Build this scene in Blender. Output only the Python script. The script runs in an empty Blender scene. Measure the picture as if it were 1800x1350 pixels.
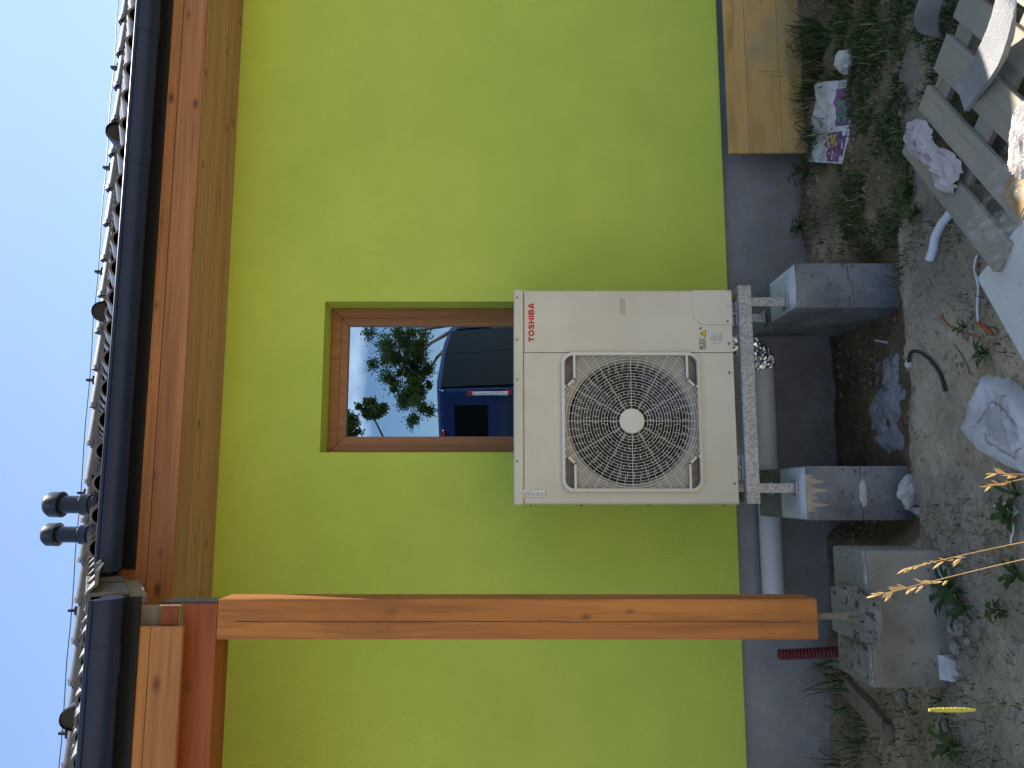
import bpy, bmesh, math, random
from mathutils import Vector, Matrix, noise
RN = random.Random(11)
rad = math.radians
sc = bpy.context.scene
C = sc.collection

# ------------------------------------------------------------------ camera, sky, sun, exposure
CAMY, CAMZ, YAW, F = -4.3, 1.75, rad(8.06), 1352.0
sy, cy = math.sin(YAW), math.cos(YAW)
cam = bpy.data.objects.new('camera', bpy.data.cameras.new('camera')); C.objects.link(cam)
cam.data.sensor_fit = 'HORIZONTAL'; cam.data.sensor_width = 36; cam.data.lens = 36*F/1800
cam.data.clip_start = 0.05; cam.data.clip_end = 2000
# the phone was held on its side: the picture's up is the place's right
m = Matrix(((0, cy, -sy, 0), (0, -sy, -cy, CAMY), (-1, 0, 0, CAMZ), (0, 0, 0, 1)))
cam.matrix_world = m
sc.camera = cam

SUN_EL, SUN_AZ = rad(60), rad(51)          # azimuth from +Y (behind the house) towards +X
w = bpy.data.worlds.new('World'); sc.world = w; w.use_nodes = True
nt = w.node_tree; nt.nodes.clear()
out = nt.nodes.new('ShaderNodeOutputWorld'); bg = nt.nodes.new('ShaderNodeBackground'); bg.inputs[1].default_value = 0.104
sky = nt.nodes.new('ShaderNodeTexSky'); sky.sky_type = 'NISHITA'; sky.sun_disc = False
sky.sun_elevation = SUN_EL; sky.sun_rotation = SUN_AZ; sky.altitude = 300; sky.air_density = 1.0; sky.dust_density = 0.6; sky.ozone_density = 1.6
# scattered fair-weather clouds, the same noise over the whole sky
tc = nt.nodes.new('ShaderNodeTexCoord'); sep = nt.nodes.new('ShaderNodeSeparateXYZ'); nt.links.new(tc.outputs['Generated'], sep.inputs[0])
mz = nt.nodes.new('ShaderNodeMath'); mz.operation = 'MAXIMUM'; mz.inputs[1].default_value = 0.0; nt.links.new(sep.outputs[2], mz.inputs[0])
ma = nt.nodes.new('ShaderNodeMath'); ma.operation = 'ADD'; ma.inputs[1].default_value = 0.25; nt.links.new(mz.outputs[0], ma.inputs[0])
cmb = nt.nodes.new('ShaderNodeCombineXYZ')
for i in (0, 1):
    dv = nt.nodes.new('ShaderNodeMath'); dv.operation = 'DIVIDE'
    nt.links.new(sep.outputs[i], dv.inputs[0]); nt.links.new(ma.outputs[0], dv.inputs[1]); nt.links.new(dv.outputs[0], cmb.inputs[i])
mp = nt.nodes.new('ShaderNodeMapping'); mp.inputs['Location'].default_value = (1.684, 26.1, 0); nt.links.new(cmb.outputs[0], mp.inputs[0])
cn = nt.nodes.new('ShaderNodeTexNoise'); cn.inputs['Scale'].default_value = 1.1; cn.inputs['Detail'].default_value = 8; cn.inputs['Roughness'].default_value = 0.55
nt.links.new(mp.outputs[0], cn.inputs['Vector'])
cr = nt.nodes.new('ShaderNodeValToRGB'); cr.color_ramp.elements[0].position = 0.58; cr.color_ramp.elements[1].position = 0.76
cr.color_ramp.elements[0].color = (0, 0, 0, 1); cr.color_ramp.elements[1].color = (.8, .8, .8, 1)
nt.links.new(cn.outputs[0], cr.inputs[0])
mx = nt.nodes.new('ShaderNodeMix'); mx.data_type = 'RGBA'; mx.inputs['B'].default_value = (15, 15, 15.2, 1)
nt.links.new(cr.outputs[0], mx.inputs['Factor']); nt.links.new(sky.outputs[0], mx.inputs['A'])
nt.links.new(mx.outputs['Result'], bg.inputs[0]); nt.links.new(bg.outputs[0], out.inputs[0])

sl = bpy.data.lights.new('sun', 'SUN'); sl.energy = 5.0; sl.angle = rad(0.53); sl.color = (1, .93, .82)
so = bpy.data.objects.new('sun', sl); C.objects.link(so)
sdir = Vector((math.cos(SUN_EL)*math.sin(SUN_AZ), math.cos(SUN_EL)*math.cos(SUN_AZ), math.sin(SUN_EL)))
so.rotation_euler = sdir.to_track_quat('Z', 'Y').to_euler(); so.location = (6, 4, 12)
vs = sc.view_settings; vs.view_transform = 'Standard'; vs.look = 'None'; vs.gamma = 1; vs.exposure = 1.13; vs.use_curve_mapping = False
sc.cycles.max_bounces = 8; sc.cycles.use_denoising = True; sc.cycles.transparent_max_bounces = 12

# ------------------------------------------------------------------ helpers
def ray(px, py):
    a = ((1350-py)-675)/F; b = (900-px)/F
    return (sy+a*cy, cy-a*sy, b)
def atY(px, py, Y):
    d = ray(px, py); t = (Y-CAMY)/d[1]; return Vector((d[0]*t, Y, CAMZ+d[2]*t))
def atZ(px, py, Z=0.0):
    d = ray(px, py); t = (Z-CAMZ)/d[2]; return Vector((d[0]*t, CAMY+d[1]*t, Z))
def nz(x, y, z=0, s=1.0): return noise.noise(Vector((x*s, y*s, z*s)))
def smooth(a, b, x):
    t = max(0, min(1, (x-a)/(b-a))); return t*t*(3-2*t)

class MB:
    def __init__(s): s.v = []; s.f = []; s.m = []
    def add(s, vs, fs, mi=0):
        o = len(s.v); s.v += [Vector(p) for p in vs]
        s.f += [tuple(i+o for i in f) for f in fs]; s.m += [mi]*len(fs); return s
    def box(s, x0, x1, y0, y1, z0, z1, mi=0):
        vs = [(x, y, z) for z in (z0, z1) for y in (y0, y1) for x in (x0, x1)]
        return s.add(vs, [(0, 2, 3, 1), (4, 5, 7, 6), (0, 1, 5, 4), (2, 6, 7, 3), (0, 4, 6, 2), (1, 3, 7, 5)], mi)
    def obox(s, o, ax, ay, az, mi=0):          # corner o and three edge vectors
        o, ax, ay, az = map(Vector, (o, ax, ay, az))
        vs = [o+ax*i+ay*j+az*k for k in (0, 1) for j in (0, 1) for i in (0, 1)]
        return s.add(vs, [(0, 2, 3, 1), (4, 5, 7, 6), (0, 1, 5, 4), (2, 6, 7, 3), (0, 4, 6, 2), (1, 3, 7, 5)], mi)
    def tube(s, path, r, n=8, cap=True, mi=0, flat=1.0):
        path = [Vector(p) for p in path]; N = len(path); rs = r if isinstance(r, (list, tuple)) else [r]*N
        vs = []; prev = None
        for i, p in enumerate(path):
            t = (path[min(i+1, N-1)]-path[max(i-1, 0)]).normalized()
            if prev is None: u = t.orthogonal().normalized()
            else:
                u = prev-t*prev.dot(t); u = u.normalized() if u.length > 1e-6 else t.orthogonal().normalized()
            prev = u; b = t.cross(u)
            for k in range(n):
                a = 2*math.pi*k/n; vs.append(p+(u*math.cos(a)+b*math.sin(a)*flat)*rs[i])
        fs = [(i*n+k, i*n+(k+1) % n, (i+1)*n+(k+1) % n, (i+1)*n+k) for i in range(N-1) for k in range(n)]
        if cap: fs += [tuple(range(n))[::-1], tuple((N-1)*n+k for k in range(n))]
        return s.add(vs, fs, mi)
    def lathe(s, prof, c, axis='Z', n=32, mi=0, capends=False):
        c = Vector(c); vs = []
        for r, h in prof:
            for k in range(n):
                a = 2*math.pi*k/n; x, y = r*math.cos(a), r*math.sin(a)
                vs.append(c+(Vector((x, y, h)) if axis == 'Z' else Vector((x, h, y)) if axis == 'Y' else Vector((h, x, y))))
        fs = [(i*n+k, i*n+(k+1) % n, (i+1)*n+(k+1) % n, (i+1)*n+k) for i in range(len(prof)-1) for k in range(n)]
        if capends: fs += [tuple(range(n)), tuple((len(prof)-1)*n+k for k in range(n))]
        return s.add(vs, fs, mi)
    def prism(s, poly, axis, a0, a1, mi=0):    # poly in the other two axes
        def P(p, a): return {'X': (a, p[0], p[1]), 'Y': (p[0], a, p[1]), 'Z': (p[0], p[1], a)}[axis]
        n = len(poly); vs = [P(p, a0) for p in poly]+[P(p, a1) for p in poly]
        fs = [tuple(range(n)), tuple(range(n, 2*n))[::-1]]+[(i, (i+1) % n, n+(i+1) % n, n+i) for i in range(n)]
        return s.add(vs, fs, mi)
    def sheet(s, fn, nu, nv, mi=0):
        vs = [fn(i/nu, j/nv) for j in range(nv+1) for i in range(nu+1)]
        fs = [(j*(nu+1)+i, j*(nu+1)+i+1, (j+1)*(nu+1)+i+1, (j+1)*(nu+1)+i) for j in range(nv) for i in range(nu)]
        return s.add(vs, fs, mi)
    def mesh(s, name, org=(0, 0, 0), mats=(), bevel=0, smoothed=False, recalc=True, weld=0, seg=2):
        org = Vector(org); me = bpy.data.meshes.new(name)
        me.from_pydata([p-org for p in s.v], [], s.f)
        for mt in mats: me.materials.append(mt)
        if len(mats) > 1: me.polygons.foreach_set('material_index', s.m)
        if recalc or bevel or weld:
            bm = bmesh.new(); bm.from_mesh(me)
            if weld: bmesh.ops.remove_doubles(bm, verts=bm.verts, dist=weld)
            if recalc: bmesh.ops.recalc_face_normals(bm, faces=bm.faces)
            if bevel:
                es = [e for e in bm.edges if len(e.link_faces) == 2 and e.calc_face_angle(0) > rad(28)]
                bmesh.ops.bevel(bm, geom=es, offset=bevel, segments=seg, affect='EDGES', profile=.6, clamp_overlap=True)
            bm.to_mesh(me); bm.free()
        if smoothed:
            me.polygons.foreach_set('use_smooth', [True]*len(me.polygons)); me.set_sharp_from_angle(angle=rad(38))
        me.update(); return me
def worg(o):
    p = Vector((0, 0, 0))
    while o is not None: p += o.location; o = o.parent
    return p
def put(name, mb, mat, parent=None, org=None, **k):
    """link a builder as ONE mesh object; vertices are given in place coordinates"""
    mats = mat if isinstance(mat, (list, tuple)) else [mat]
    po = worg(parent) if parent else Vector((0, 0, 0)); wo = po if org is None else Vector(org)
    o = bpy.data.objects.new(name, mb.mesh(name, wo, mats, **k)); C.objects.link(o)
    o.location = wo-po; o.parent = parent; return o
def tag(o, label, cat, group=None, kind=None):
    if label: o['label'] = label
    if cat: o['category'] = cat
    if group: o['group'] = group
    if kind: o['kind'] = kind
    return o
def thing(name, label, cat, loc=(0, 0, 0), group=None):
    o = bpy.data.objects.new(name, None); C.objects.link(o); o.location = loc; o.empty_display_size = .1
    return tag(o, label, cat, group)
def struct(o): o['kind'] = 'structure'; return o
def inst(name, me, parent, loc, rot=None, scale=None):
    o = bpy.data.objects.new(name, me); C.objects.link(o); o.parent = parent
    o.location = Vector(loc)-(worg(parent) if parent else Vector((0, 0, 0)))
    if rot is not None: o.rotation_euler = rot
    if scale is not None: o.scale = scale
    return o

# ------------------------------------------------------------------ materials
class NT:
    def __init__(s, name):
        s.m = bpy.data.materials.new(name); s.m.use_nodes = True; s.t = s.m.node_tree; s.b = s.t.nodes['Principled BSDF']
        s.o = s.t.nodes['Material Output']; s.tc = s.t.nodes.new('ShaderNodeTexCoord'); s.co = s.tc.outputs['Object']
    def n(s, ty, **k):
        x = s.t.nodes.new(ty)
        for a, v in k.items(): setattr(x, a, v)
        return x
    def l(s, a, b): s.t.links.new(a, b)
    def map(s, scale=(1, 1, 1), rnd=False):
        mp = s.n('ShaderNodeMapping'); mp.inputs['Scale'].default_value = scale; s.l(s.co, mp.inputs[0])
        if rnd:
            oi = s.n('ShaderNodeObjectInfo'); mu = s.n('ShaderNodeMath', operation='MULTIPLY'); mu.inputs[1].default_value = 37.0
            s.l(oi.outputs['Random'], mu.inputs[0]); s.l(mu.outputs[0], mp.inputs['Location'])
        return mp.outputs[0]
    def noise(s, scale, detail=5, rough=.55, vec=None, dist=0):
        x = s.n('ShaderNodeTexNoise'); x.inputs['Scale'].default_value = scale; x.inputs['Detail'].default_value = detail
        x.inputs['Roughness'].default_value = rough; x.inputs['Distortion'].default_value = dist
        s.l(vec if vec is not None else s.co, x.inputs['Vector']); return x.outputs[0]
    def ramp(s, fac, stops):
        r = s.n('ShaderNodeValToRGB'); e = r.color_ramp.elements
        while len(e) < len(stops): e.new(.5)
        for q, (p, c) in zip(e, stops): q.position = p; q.color = (*c, 1) if len(c) == 3 else c
        s.l(fac, r.inputs[0]); return r.outputs[0]
    def gray(s, fac, a, b, lo=0., hi=1.): return s.ramp(fac, [(a, (lo,)*3), (b, (hi,)*3)])
    def mix(s, fac, a, b, blend='MIX'):
        x = s.n('ShaderNodeMix', data_type='RGBA', blend_type=blend)
        for k, v in (('Factor', fac), ('A', a), ('B', b)):
            i = x.inputs[k] if k != 'Factor' else x.inputs[0]
            if hasattr(v, 'links') or isinstance(v, bpy.types.NodeSocket): s.l(v, i)
            elif k == 'Factor': i.default_value = v
            else: i.default_value = (*v, 1)
        return x.outputs['Result']
    def bump(s, h, strength=.3, dist=.01, prev=None):
        b = s.n('ShaderNodeBump'); b.inputs['Strength'].default_value = strength; b.inputs['Distance'].default_value = dist
        s.l(h, b.inputs['Height'])
        if prev is not None: s.l(prev, b.inputs['Normal'])
        return b.outputs[0]
    def fin(s, col=None, rough=None, normal=None, metal=None, spec=None):
        def st(nm, v):
            if v is None: return
            i = s.b.inputs[nm]
            if isinstance(v, bpy.types.NodeSocket): s.l(v, i)
            elif isinstance(v, tuple): i.default_value = (*v, 1)
            else: i.default_value = v
        st('Base Color', col); st('Roughness', rough); st('Metallic', metal); st('Specular IOR Level', spec)
        if normal is not None: s.l(normal, s.b.inputs['Normal'])
        return s.m
def mat(name, c1, c2=None, scale=8, rough=.7, metal=0, bump=0, bscale=60, bdist=.004, c3=None, s3=30, t3=.62, spec=.4, lo=.35, hi=.65, rnd=False):
    """two-tone noise colour, optional specks c3, fine relief"""
    t = NT(name); vec = t.map(rnd=rnd); col = c1
    if c2: col = t.ramp(t.noise(scale, 6, .6, vec), [(lo, c1), (hi, c2)])
    if c3: col = t.mix(t.gray(t.noise(s3, 4, .6, vec), t3, t3+.08), col, c3)
    nm = t.bump(t.noise(bscale, 5, .6, vec), bump, bdist) if bump else None
    return t.fin(col, rough, nm, metal, spec)
def wood(name, c1, c2, knot, axis='X', across=14, rough=.6, grey=None, kn=1.0, bumpd=.0015, gscale=3.0, gl=.5):
    t = NT(name); st = {'X': (.55, across, across), 'Y': (across, .55, across), 'Z': (across, across, .55)}[axis]
    v = t.map(st, rnd=True)
    g = t.noise(1.0, 7, .62, v, .6)
    col = t.ramp(g, [(.36, c1), (.5, tuple(.5*(a+b) for a, b in zip(c1, c2))), (.62, c2)])
    # fine dark grain streaks
    v2 = t.map(tuple(q*4 for q in st), rnd=True); col = t.mix(t.gray(t.noise(1.0, 3, .5, v2), .52, .72, 0, .45), col, knot)
    kv = t.map({'X': (4, 8, 8), 'Y': (8, 4, 8), 'Z': (8, 8, 4)}[axis], rnd=True)
    vo = t.n('ShaderNodeTexVoronoi'); vo.inputs['Scale'].default_value = 1.0*kn; vo.inputs['Randomness'].default_value = 1
    t.l(kv, vo.inputs['Vector'])
    col = t.mix(t.gray(vo.outputs['Distance'], .06, .17, .9, 0), col, knot)
    if grey: col = t.mix(t.gray(t.noise(gscale, 5, .6, t.map(rnd=True)), gl-.1, gl+.14), col, grey)
    oi = t.n('ShaderNodeObjectInfo'); col = t.mix(t.gray(oi.outputs['Random'], 0, 1, 0, .25), col, tuple(q*.6 for q in c2))
    return t.fin(col, rough, t.bump(g, .5, bumpd), 0, .35)

M = {}
def stucco():
    t = NT('green_stucco')
    big = t.noise(.9, 6, .65); col = t.ramp(big, [(.32, (.425, .545, .088)), (.68, (.55, .645, .112))])
    st = t.noise(1.0, 5, .6, t.map((2.5, 2.5, .5))); col = t.mix(t.gray(st, .55, .8, 0, .18), col, (.39, .50, .065))
    col = t.mix(t.gray(t.noise(230, 3, .7), .42, .66, 0, .38), col, (.33, .44, .055))
    v = t.n('ShaderNodeTexVoronoi'); v.inputs['Scale'].default_value = 330; t.l(t.co, v.inputs['Vector'])
    n1 = t.noise(190, 4, .65); h = t.mix(.5, v.outputs['Distance'], n1)
    return t.fin(col, .92, t.bump(h, .9, .0035), 0, .15)
M['stucco'] = stucco()
def splashed():
    t = NT('splashed_grey_plinth'); a = t.noise(1.8, 7, .65); col = t.ramp(a, [(.32, (.17, .17, .176)), (.68, (.29, .288, .29))])
    sx = t.n('ShaderNodeSeparateXYZ'); t.l(t.co, sx.inputs[0]); low = t.gray(sx.outputs[2], .0, .42, 1, 0)
    sp = t.n('ShaderNodeMath', operation='MULTIPLY'); t.l(low, sp.inputs[0]); t.l(t.gray(t.noise(14, 7, .72), .42, .66), sp.inputs[1])
    col = t.mix(sp.outputs[0], col, (.21, .165, .11))
    col = t.mix(t.gray(t.noise(26, 4, .6), .64, .7, 0, .5), col, (.36, .355, .35))
    return t.fin(col, .92, t.bump(t.noise(120, 5, .65), .6, .003), 0, .2)
M['plinth'] = splashed()
M['fascia'] = wood('stained_fascia_wood', (.45, .195, .07), (.31, .12, .042), (.10, .035, .013), 'X', 20, .55)
M['fascia_p'] = wood('stained_porch_fascia_wood', (.49, .225, .078), (.37, .155, .05), (.13, .045, .015), 'X', 20, .55)
M['soffit'] = wood('stained_soffit_wood', (.47, .275, .15), (.35, .195, .105), (.12, .06, .035), 'X', 16, .6)
M['beam'] = wood('red_stained_beam', (.32, .085, .023), (.20, .048, .013), (.08, .03, .01), 'X', 9, .55)
M['post'] = wood('stained_post_wood', (.45, .175, .04), (.28, .10, .023), (.06, .025, .010), 'Z', 9, .65, kn=1.25, grey=(.24, .09, .025), gscale=2.2, gl=.56)
M['oldwood'] = wood('grey_weathered_wood', (.27, .22, .16), (.19, .15, .11), (.07, .055, .04), 'X', 14, .85)
M['pallet'] = wood('weathered_pallet_wood', (.40, .35, .27), (.31, .265, .20), (.12, .09, .06), 'X', 16, .85, grey=(.28, .28, .24), kn=.8, bumpd=.003)
M['board'] = wood('yellow_shuttering_wood', (.60, .385, .135), (.48, .295, .095), (.13, .07, .025), 'X', 4, .75, grey=(.36, .30, .19), gscale=3, gl=.6, kn=.5, bumpd=.001)
M['frame'] = wood('brown_window_foil', (.36, .165, .07), (.27, .115, .047), (.18, .075, .03), 'Z', 26, .45, kn=.01, bumpd=.0004)
M['gutter'] = mat('anthracite_gutter_metal', (.010, .022, .06), (.015, .028, .07), 2, .4, 0, spec=.28)
M['flash'] = mat('black_flashing', (.011, .012, .016), None, 4, .45, 0)
M['tile'] = mat('anthracite_roof_tile', (.085, .08, .08), (.14, .132, .13), 7, .36, 0, .4, 90, .002, spec=.7, rnd=True)
M['ridge'] = mat('grey_ridge_tile', (.10, .095, .093), (.15, .14, .135), 9, .6, 0, .4, 90, .002, rnd=True)
M['ventpipe'] = mat('black_vent_plastic', (.018, .02, .028), None, 4, .3)
M['wire'] = mat('conductor_wire', (.05, .05, .055), None, 4, .5)
M['white'] = mat('cream_unit_paint', (.49, .46, .365), (.565, .535, .435), 2.6, .42, 0, .06, 220, .001, spec=.45)
M['white2'] = mat('cream_unit_plastic', (.59, .565, .485), None, 2, .4)
M['plate'] = mat('cream_paint_with_shade', (.33, .315, .265), (.36, .345, .295), 3, .6)  # casing paint darkened: shade behind the grille wires is put into the colour
M['recess'] = mat('brown_black_recess', (.13, .11, .09), (.20, .17, .135), 20, .7)
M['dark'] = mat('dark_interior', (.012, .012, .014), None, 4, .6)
M['fan'] = mat('dark_fan_plastic', (.035, .037, .042), None, 4, .35)
M['screw'] = mat('screw_metal', (.18, .18, .17), None, 4, .4, .6)
M['red'] = mat('red_print', (.50, .006, .008), None, 4, .5)
M['black'] = mat('black_print', (.02, .02, .02), None, 4, .6)
M['yellow'] = mat('yellow_print', (.72, .56, .03), None, 4, .5)
M['yellow_p'] = mat('faded_yellow_print', (.42, .34, .04), (.5, .42, .1), 20, .8)
M['sticker'] = mat('sticker_white', (.70, .70, .66), None, 4, .5)
M['beige'] = mat('beige_recess', (.42, .37, .27), None, 4, .6)
def galv():
    t = NT('galvanised_steel'); v = t.n('ShaderNodeTexVoronoi'); v.inputs['Scale'].default_value = 110; t.l(t.co, v.inputs['Vector'])
    col = t.ramp(v.outputs['Color'], [(.2, (.25, .265, .285)), (.8, (.42, .435, .455))])
    col = t.mix(t.gray(t.noise(9, 5, .6), .5, .7, 0, .5), col, (.25, .25, .235))
    return t.fin(col, .5, t.bump(t.noise(60, 3), .1, .001), .55, .5)
M['galv'] = galv()
M['dullsteel'] = mat('dull_dirty_steel', (.13, .125, .095), (.19, .18, .14), 14, .7, .2)
M['conc'] = mat('grey_concrete', (.115, .118, .125), (.27, .27, .265), 3.2, .92, 0, .7, 110, .003, c3=(.09, .088, .085), s3=38, t3=.6)
M['conc2'] = mat('footing_concrete', (.15, .14, .115), (.29, .28, .24), 2.6, .92, 0, .6, 120, .003, c3=(.10, .09, .075), s3=26, t3=.62)
M['pits'] = mat('pitted_dirty_fill', (.17, .15, .125), (.25, .23, .20), 9, .95, 0, 1, 50, .008, c3=(.06, .05, .04), s3=30, t3=.55)
M['mortar'] = mat('pale_mortar', (.42, .44, .47), (.53, .54, .56), 9, .9, 0, .8, 80, .004, c3=(.3, .3, .3), s3=40, t3=.62)
M['palec'] = mat('pale_concrete_edge', (.24, .245, .245), (.38, .385, .385), 14, .92, 0, 1, 70, .005, c3=(.12, .115, .10), s3=40, t3=.58)
M['mortar_y'] = mat('sandy_mortar', (.33, .28, .20), (.42, .36, .27), 12, .95, 0, 1, 90, .004)
M['spill'] = mat('cement_spill', (.20, .205, .21), (.29, .295, .30), 7, .9, 0, 1, 40, .006, c3=(.12, .115, .10), s3=14, t3=.6)
M['aac'] = mat('pale_aerated_concrete', (.58, .59, .55), (.66, .665, .62), 6, .95, 0, 1, 75, .004, c3=(.33, .34, .31), s3=60, t3=.63)
M['rock_w'] = mat('white_rubble', (.55, .54, .50), (.42, .40, .35), 7, .95, 0, 1, 60, .006)
M['rock_g'] = mat('dusty_stone', (.30, .27, .23), (.22, .195, .165), 6, .95, 0, 1, 50, .006)
M['shard'] = mat('white_plaster_shard', (.60, .60, .60), (.36, .34, .31), 16, .8, 0, .3, 60, .002)
M['pvc'] = mat('white_grey_pvc', (.50, .50, .53), (.53, .53, .56), 2, .35)
M['pvc2'] = mat('grey_pvc', (.30, .29, .29), (.34, .33, .33), 2, .4)
M['hosew'] = mat('white_hose_plastic', (.64, .66, .69), None, 2, .45)
M['redpipe'] = mat('dark_red_corrugated_plastic', (.085, .010, .012), (.13, .014, .016), 12, .5, c3=(.25, .2, .17), s3=60, t3=.68)
M['foil'] = mat('crinkled_foil', (.7, .7, .71), (.88, .88, .9), 40, .14, 1.0, .3, 45, .01)
M['rubber'] = mat('black_rubber', (.018, .018, .022), (.03, .03, .034), 20, .55)
M['felt'] = mat('grey_foam_strip', (.25, .25, .26), (.33, .33, .34), 6, .7, 0, 1, 120, .006)
M['roll'] = mat('ribbed_roll', (.42, .38, .36), (.54, .50, .47), 14, .8, 0, 1, 60, .008)
M['card'] = mat('brown_cardboard', (.40, .25, .12), (.34, .21, .10), 5, .8)
M['rag'] = mat('dirty_white_rag', (.52, .47, .46), (.38, .32, .31), 6, .95, 0, .8, 160, .003, c3=(.28, .21, .17), s3=9, t3=.68)
M['paper'] = mat('crumpled_white_paper', (.62, .62, .63), (.50, .48, .45), 6, .8, 0, .2, 60, .002, c3=(.24, .19, .16), s3=9, t3=.72)
M['purple'] = mat('purple_print', (.16, .05, .145), (.25, .12, .23), 10, .75)
M['green_p'] = mat('green_print', (.05, .28, .12), None, 4, .75)
M['bagskin'] = mat('white_bag_plaster', (.56, .565, .57), (.47, .47, .46), 5, .85, 0, .6, 40, .004)
M['bagcore'] = mat('grey_hardened_plaster', (.36, .365, .37), (.45, .45, .45), 6, .95, 0, 1, 60, .004)
M['twig'] = mat('dead_twig', (.16, .11, .07), (.22, .17, .12), 20, .9)
M['orange'] = mat('orange_scrap', (.40, .12, .03), (.30, .09, .03), 15, .7)
M['straw'] = mat('golden_straw', (.58, .36, .12), (.70, .48, .22), 20, .7)
M['dry'] = mat('dry_grass', (.30, .25, .13), (.22, .17, .09), 9, .85)
M['timothy'] = mat('yellow_green_head', (.50, .44, .07), (.38, .40, .06), 50, .8, 0, 1, 160, .004)
def leafm(name, a, b, tr=.25, scale=3):
    t = NT(name); col = t.ramp(t.noise(scale, 4, .6), [(.35, a), (.65, b)])
    t.fin(col, .55, None, 0, .35)
    tr_ = t.n('ShaderNodeBsdfTranslucent'); t.l(col, tr_.inputs[0]); mx = t.n('ShaderNodeMixShader'); mx.inputs[0].default_value = tr
    t.l(t.b.outputs[0], mx.inputs[1]); t.l(tr_.outputs[0], mx.inputs[2]); t.l(mx.outputs[0], t.o.inputs[0]); return t.m
M['grass'] = leafm('grass_blades', (.026, .062, .013), (.055, .10, .024), .25, 4)
M['weed'] = leafm('weed_leaves', (.032, .072, .016), (.06, .105, .028), .25, 12)
M['clod'] = mat('dry_clod', (.20, .165, .115), (.29, .245, .18), 9, .95, 0, 1, 60, .004)
M['leaf'] = leafm('tree_leaves', (.045, .085, .02), (.08, .125, .035), .3, .7)
M['bark'] = mat('tree_bark', (.12, .09, .065), (.2, .16, .125), 9, .9, 0, 1, 20, .02)
M['vanblue'] = mat('blue_car_paint', (.006, .016, .065), None, 2, .22, .35, spec=.6)
M['carglass'] = mat('dark_car_glass', (.004, .005, .006), None, 2, .25, spec=.04)
M['tyre'] = mat('tyre_rubber', (.02, .02, .02), None, 2, .8)
M['rim'] = mat('wheel_rim', (.35, .35, .36), None, 2, .4, .8)
M['redlamp'] = mat('red_lamp', (.35, .01, .01), None, 2, .15)
M['whitelamp'] = mat('clear_lamp', (.6, .6, .62), (.4, .4, .42), 60, .15)
def glass():
    t = NT('coated_window_glass'); t.t.nodes.remove(t.b)
    gl = t.n('ShaderNodeBsdfGlossy'); gl.inputs['Roughness'].default_value = 0.0; gl.inputs['Color'].default_value = (.62, .80, 1, 1)
    tr = t.n('ShaderNodeBsdfTransparent'); tr.inputs[0].default_value = (.35, .4, .4, 1)
    fr = t.n('ShaderNodeFresnel'); fr.inputs[0].default_value = 1.9
    ma_ = t.n('ShaderNodeMath', operation='MULTIPLY_ADD'); ma_.inputs[1].default_value = .8; ma_.inputs[2].default_value = .30; t.l(fr.outputs[0], ma_.inputs[0])
    mx_ = t.n('ShaderNodeMixShader'); t.l(ma_.outputs[0], mx_.inputs[0]); t.l(tr.outputs[0], mx_.inputs[1]); t.l(gl.outputs[0], mx_.inputs[2])
    t.l(mx_.outputs[0], t.o.inputs[0]); return t.m
M['glass'] = glass()
def film():
    t = NT('clear_stretch_film'); t.fin((.75, .75, .72), .25)
    tr = t.n('ShaderNodeBsdfTransparent'); mx_ = t.n('ShaderNodeMixShader')
    t.l(t.gray(t.noise(1, 4, .6, t.map((30, 4, 10))), .45, .75, .03, .35), mx_.inputs[0])
    t.l(tr.outputs[0], mx_.inputs[1]); t.l(t.b.outputs[0], mx_.inputs[2]); t.l(mx_.outputs[0], t.o.inputs[0]); return t.m
M['film'] = film()
def soil():
    t = NT('building_site_soil'); at = t.n('ShaderNodeVertexColor', layer_name='soil')
    sp = t.n('ShaderNodeSeparateColor'); t.l(at.outputs[0], sp.inputs[0])
    n1 = t.noise(5, 8, .65); n2 = t.noise(28, 6, .65); n3 = t.noise(110, 4, .6)
    sand = t.ramp(n1, [(.3, (.43, .345, .225)), (.5, (.61, .505, .35)), (.7, (.70, .595, .43))])
    hum = t.ramp(n1, [(.3, (.075, .054, .033)), (.5, (.15, .10, .056)), (.72, (.25, .165, .088))])
    gr = t.ramp(n1, [(.3, (.27, .235, .185)), (.7, (.43, .38, .30))])
    col = t.mix(sp.outputs[0], sand, hum); col = t.mix(sp.outputs[1], col, gr)
    col = t.mix(t.gray(n2, .55, .75, 0, .6), col, (.12, .085, .052)); col = t.mix(t.gray(n3, .62, .75, 0, .5), col, (.36, .33, .27))
    far = t.ramp(n1, [(.35, (.14, .13, .06)), (.65, (.24, .20, .11))]); col = t.mix(sp.outputs[2], col, far)
    b0 = t.bump(n1, .8, .04); b1 = t.bump(n2, 1, .03, b0); b2 = t.bump(n3, 1, .008, b1)
    return t.fin(col, .95, b2, 0, .15)
M['soil'] = soil()

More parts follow.
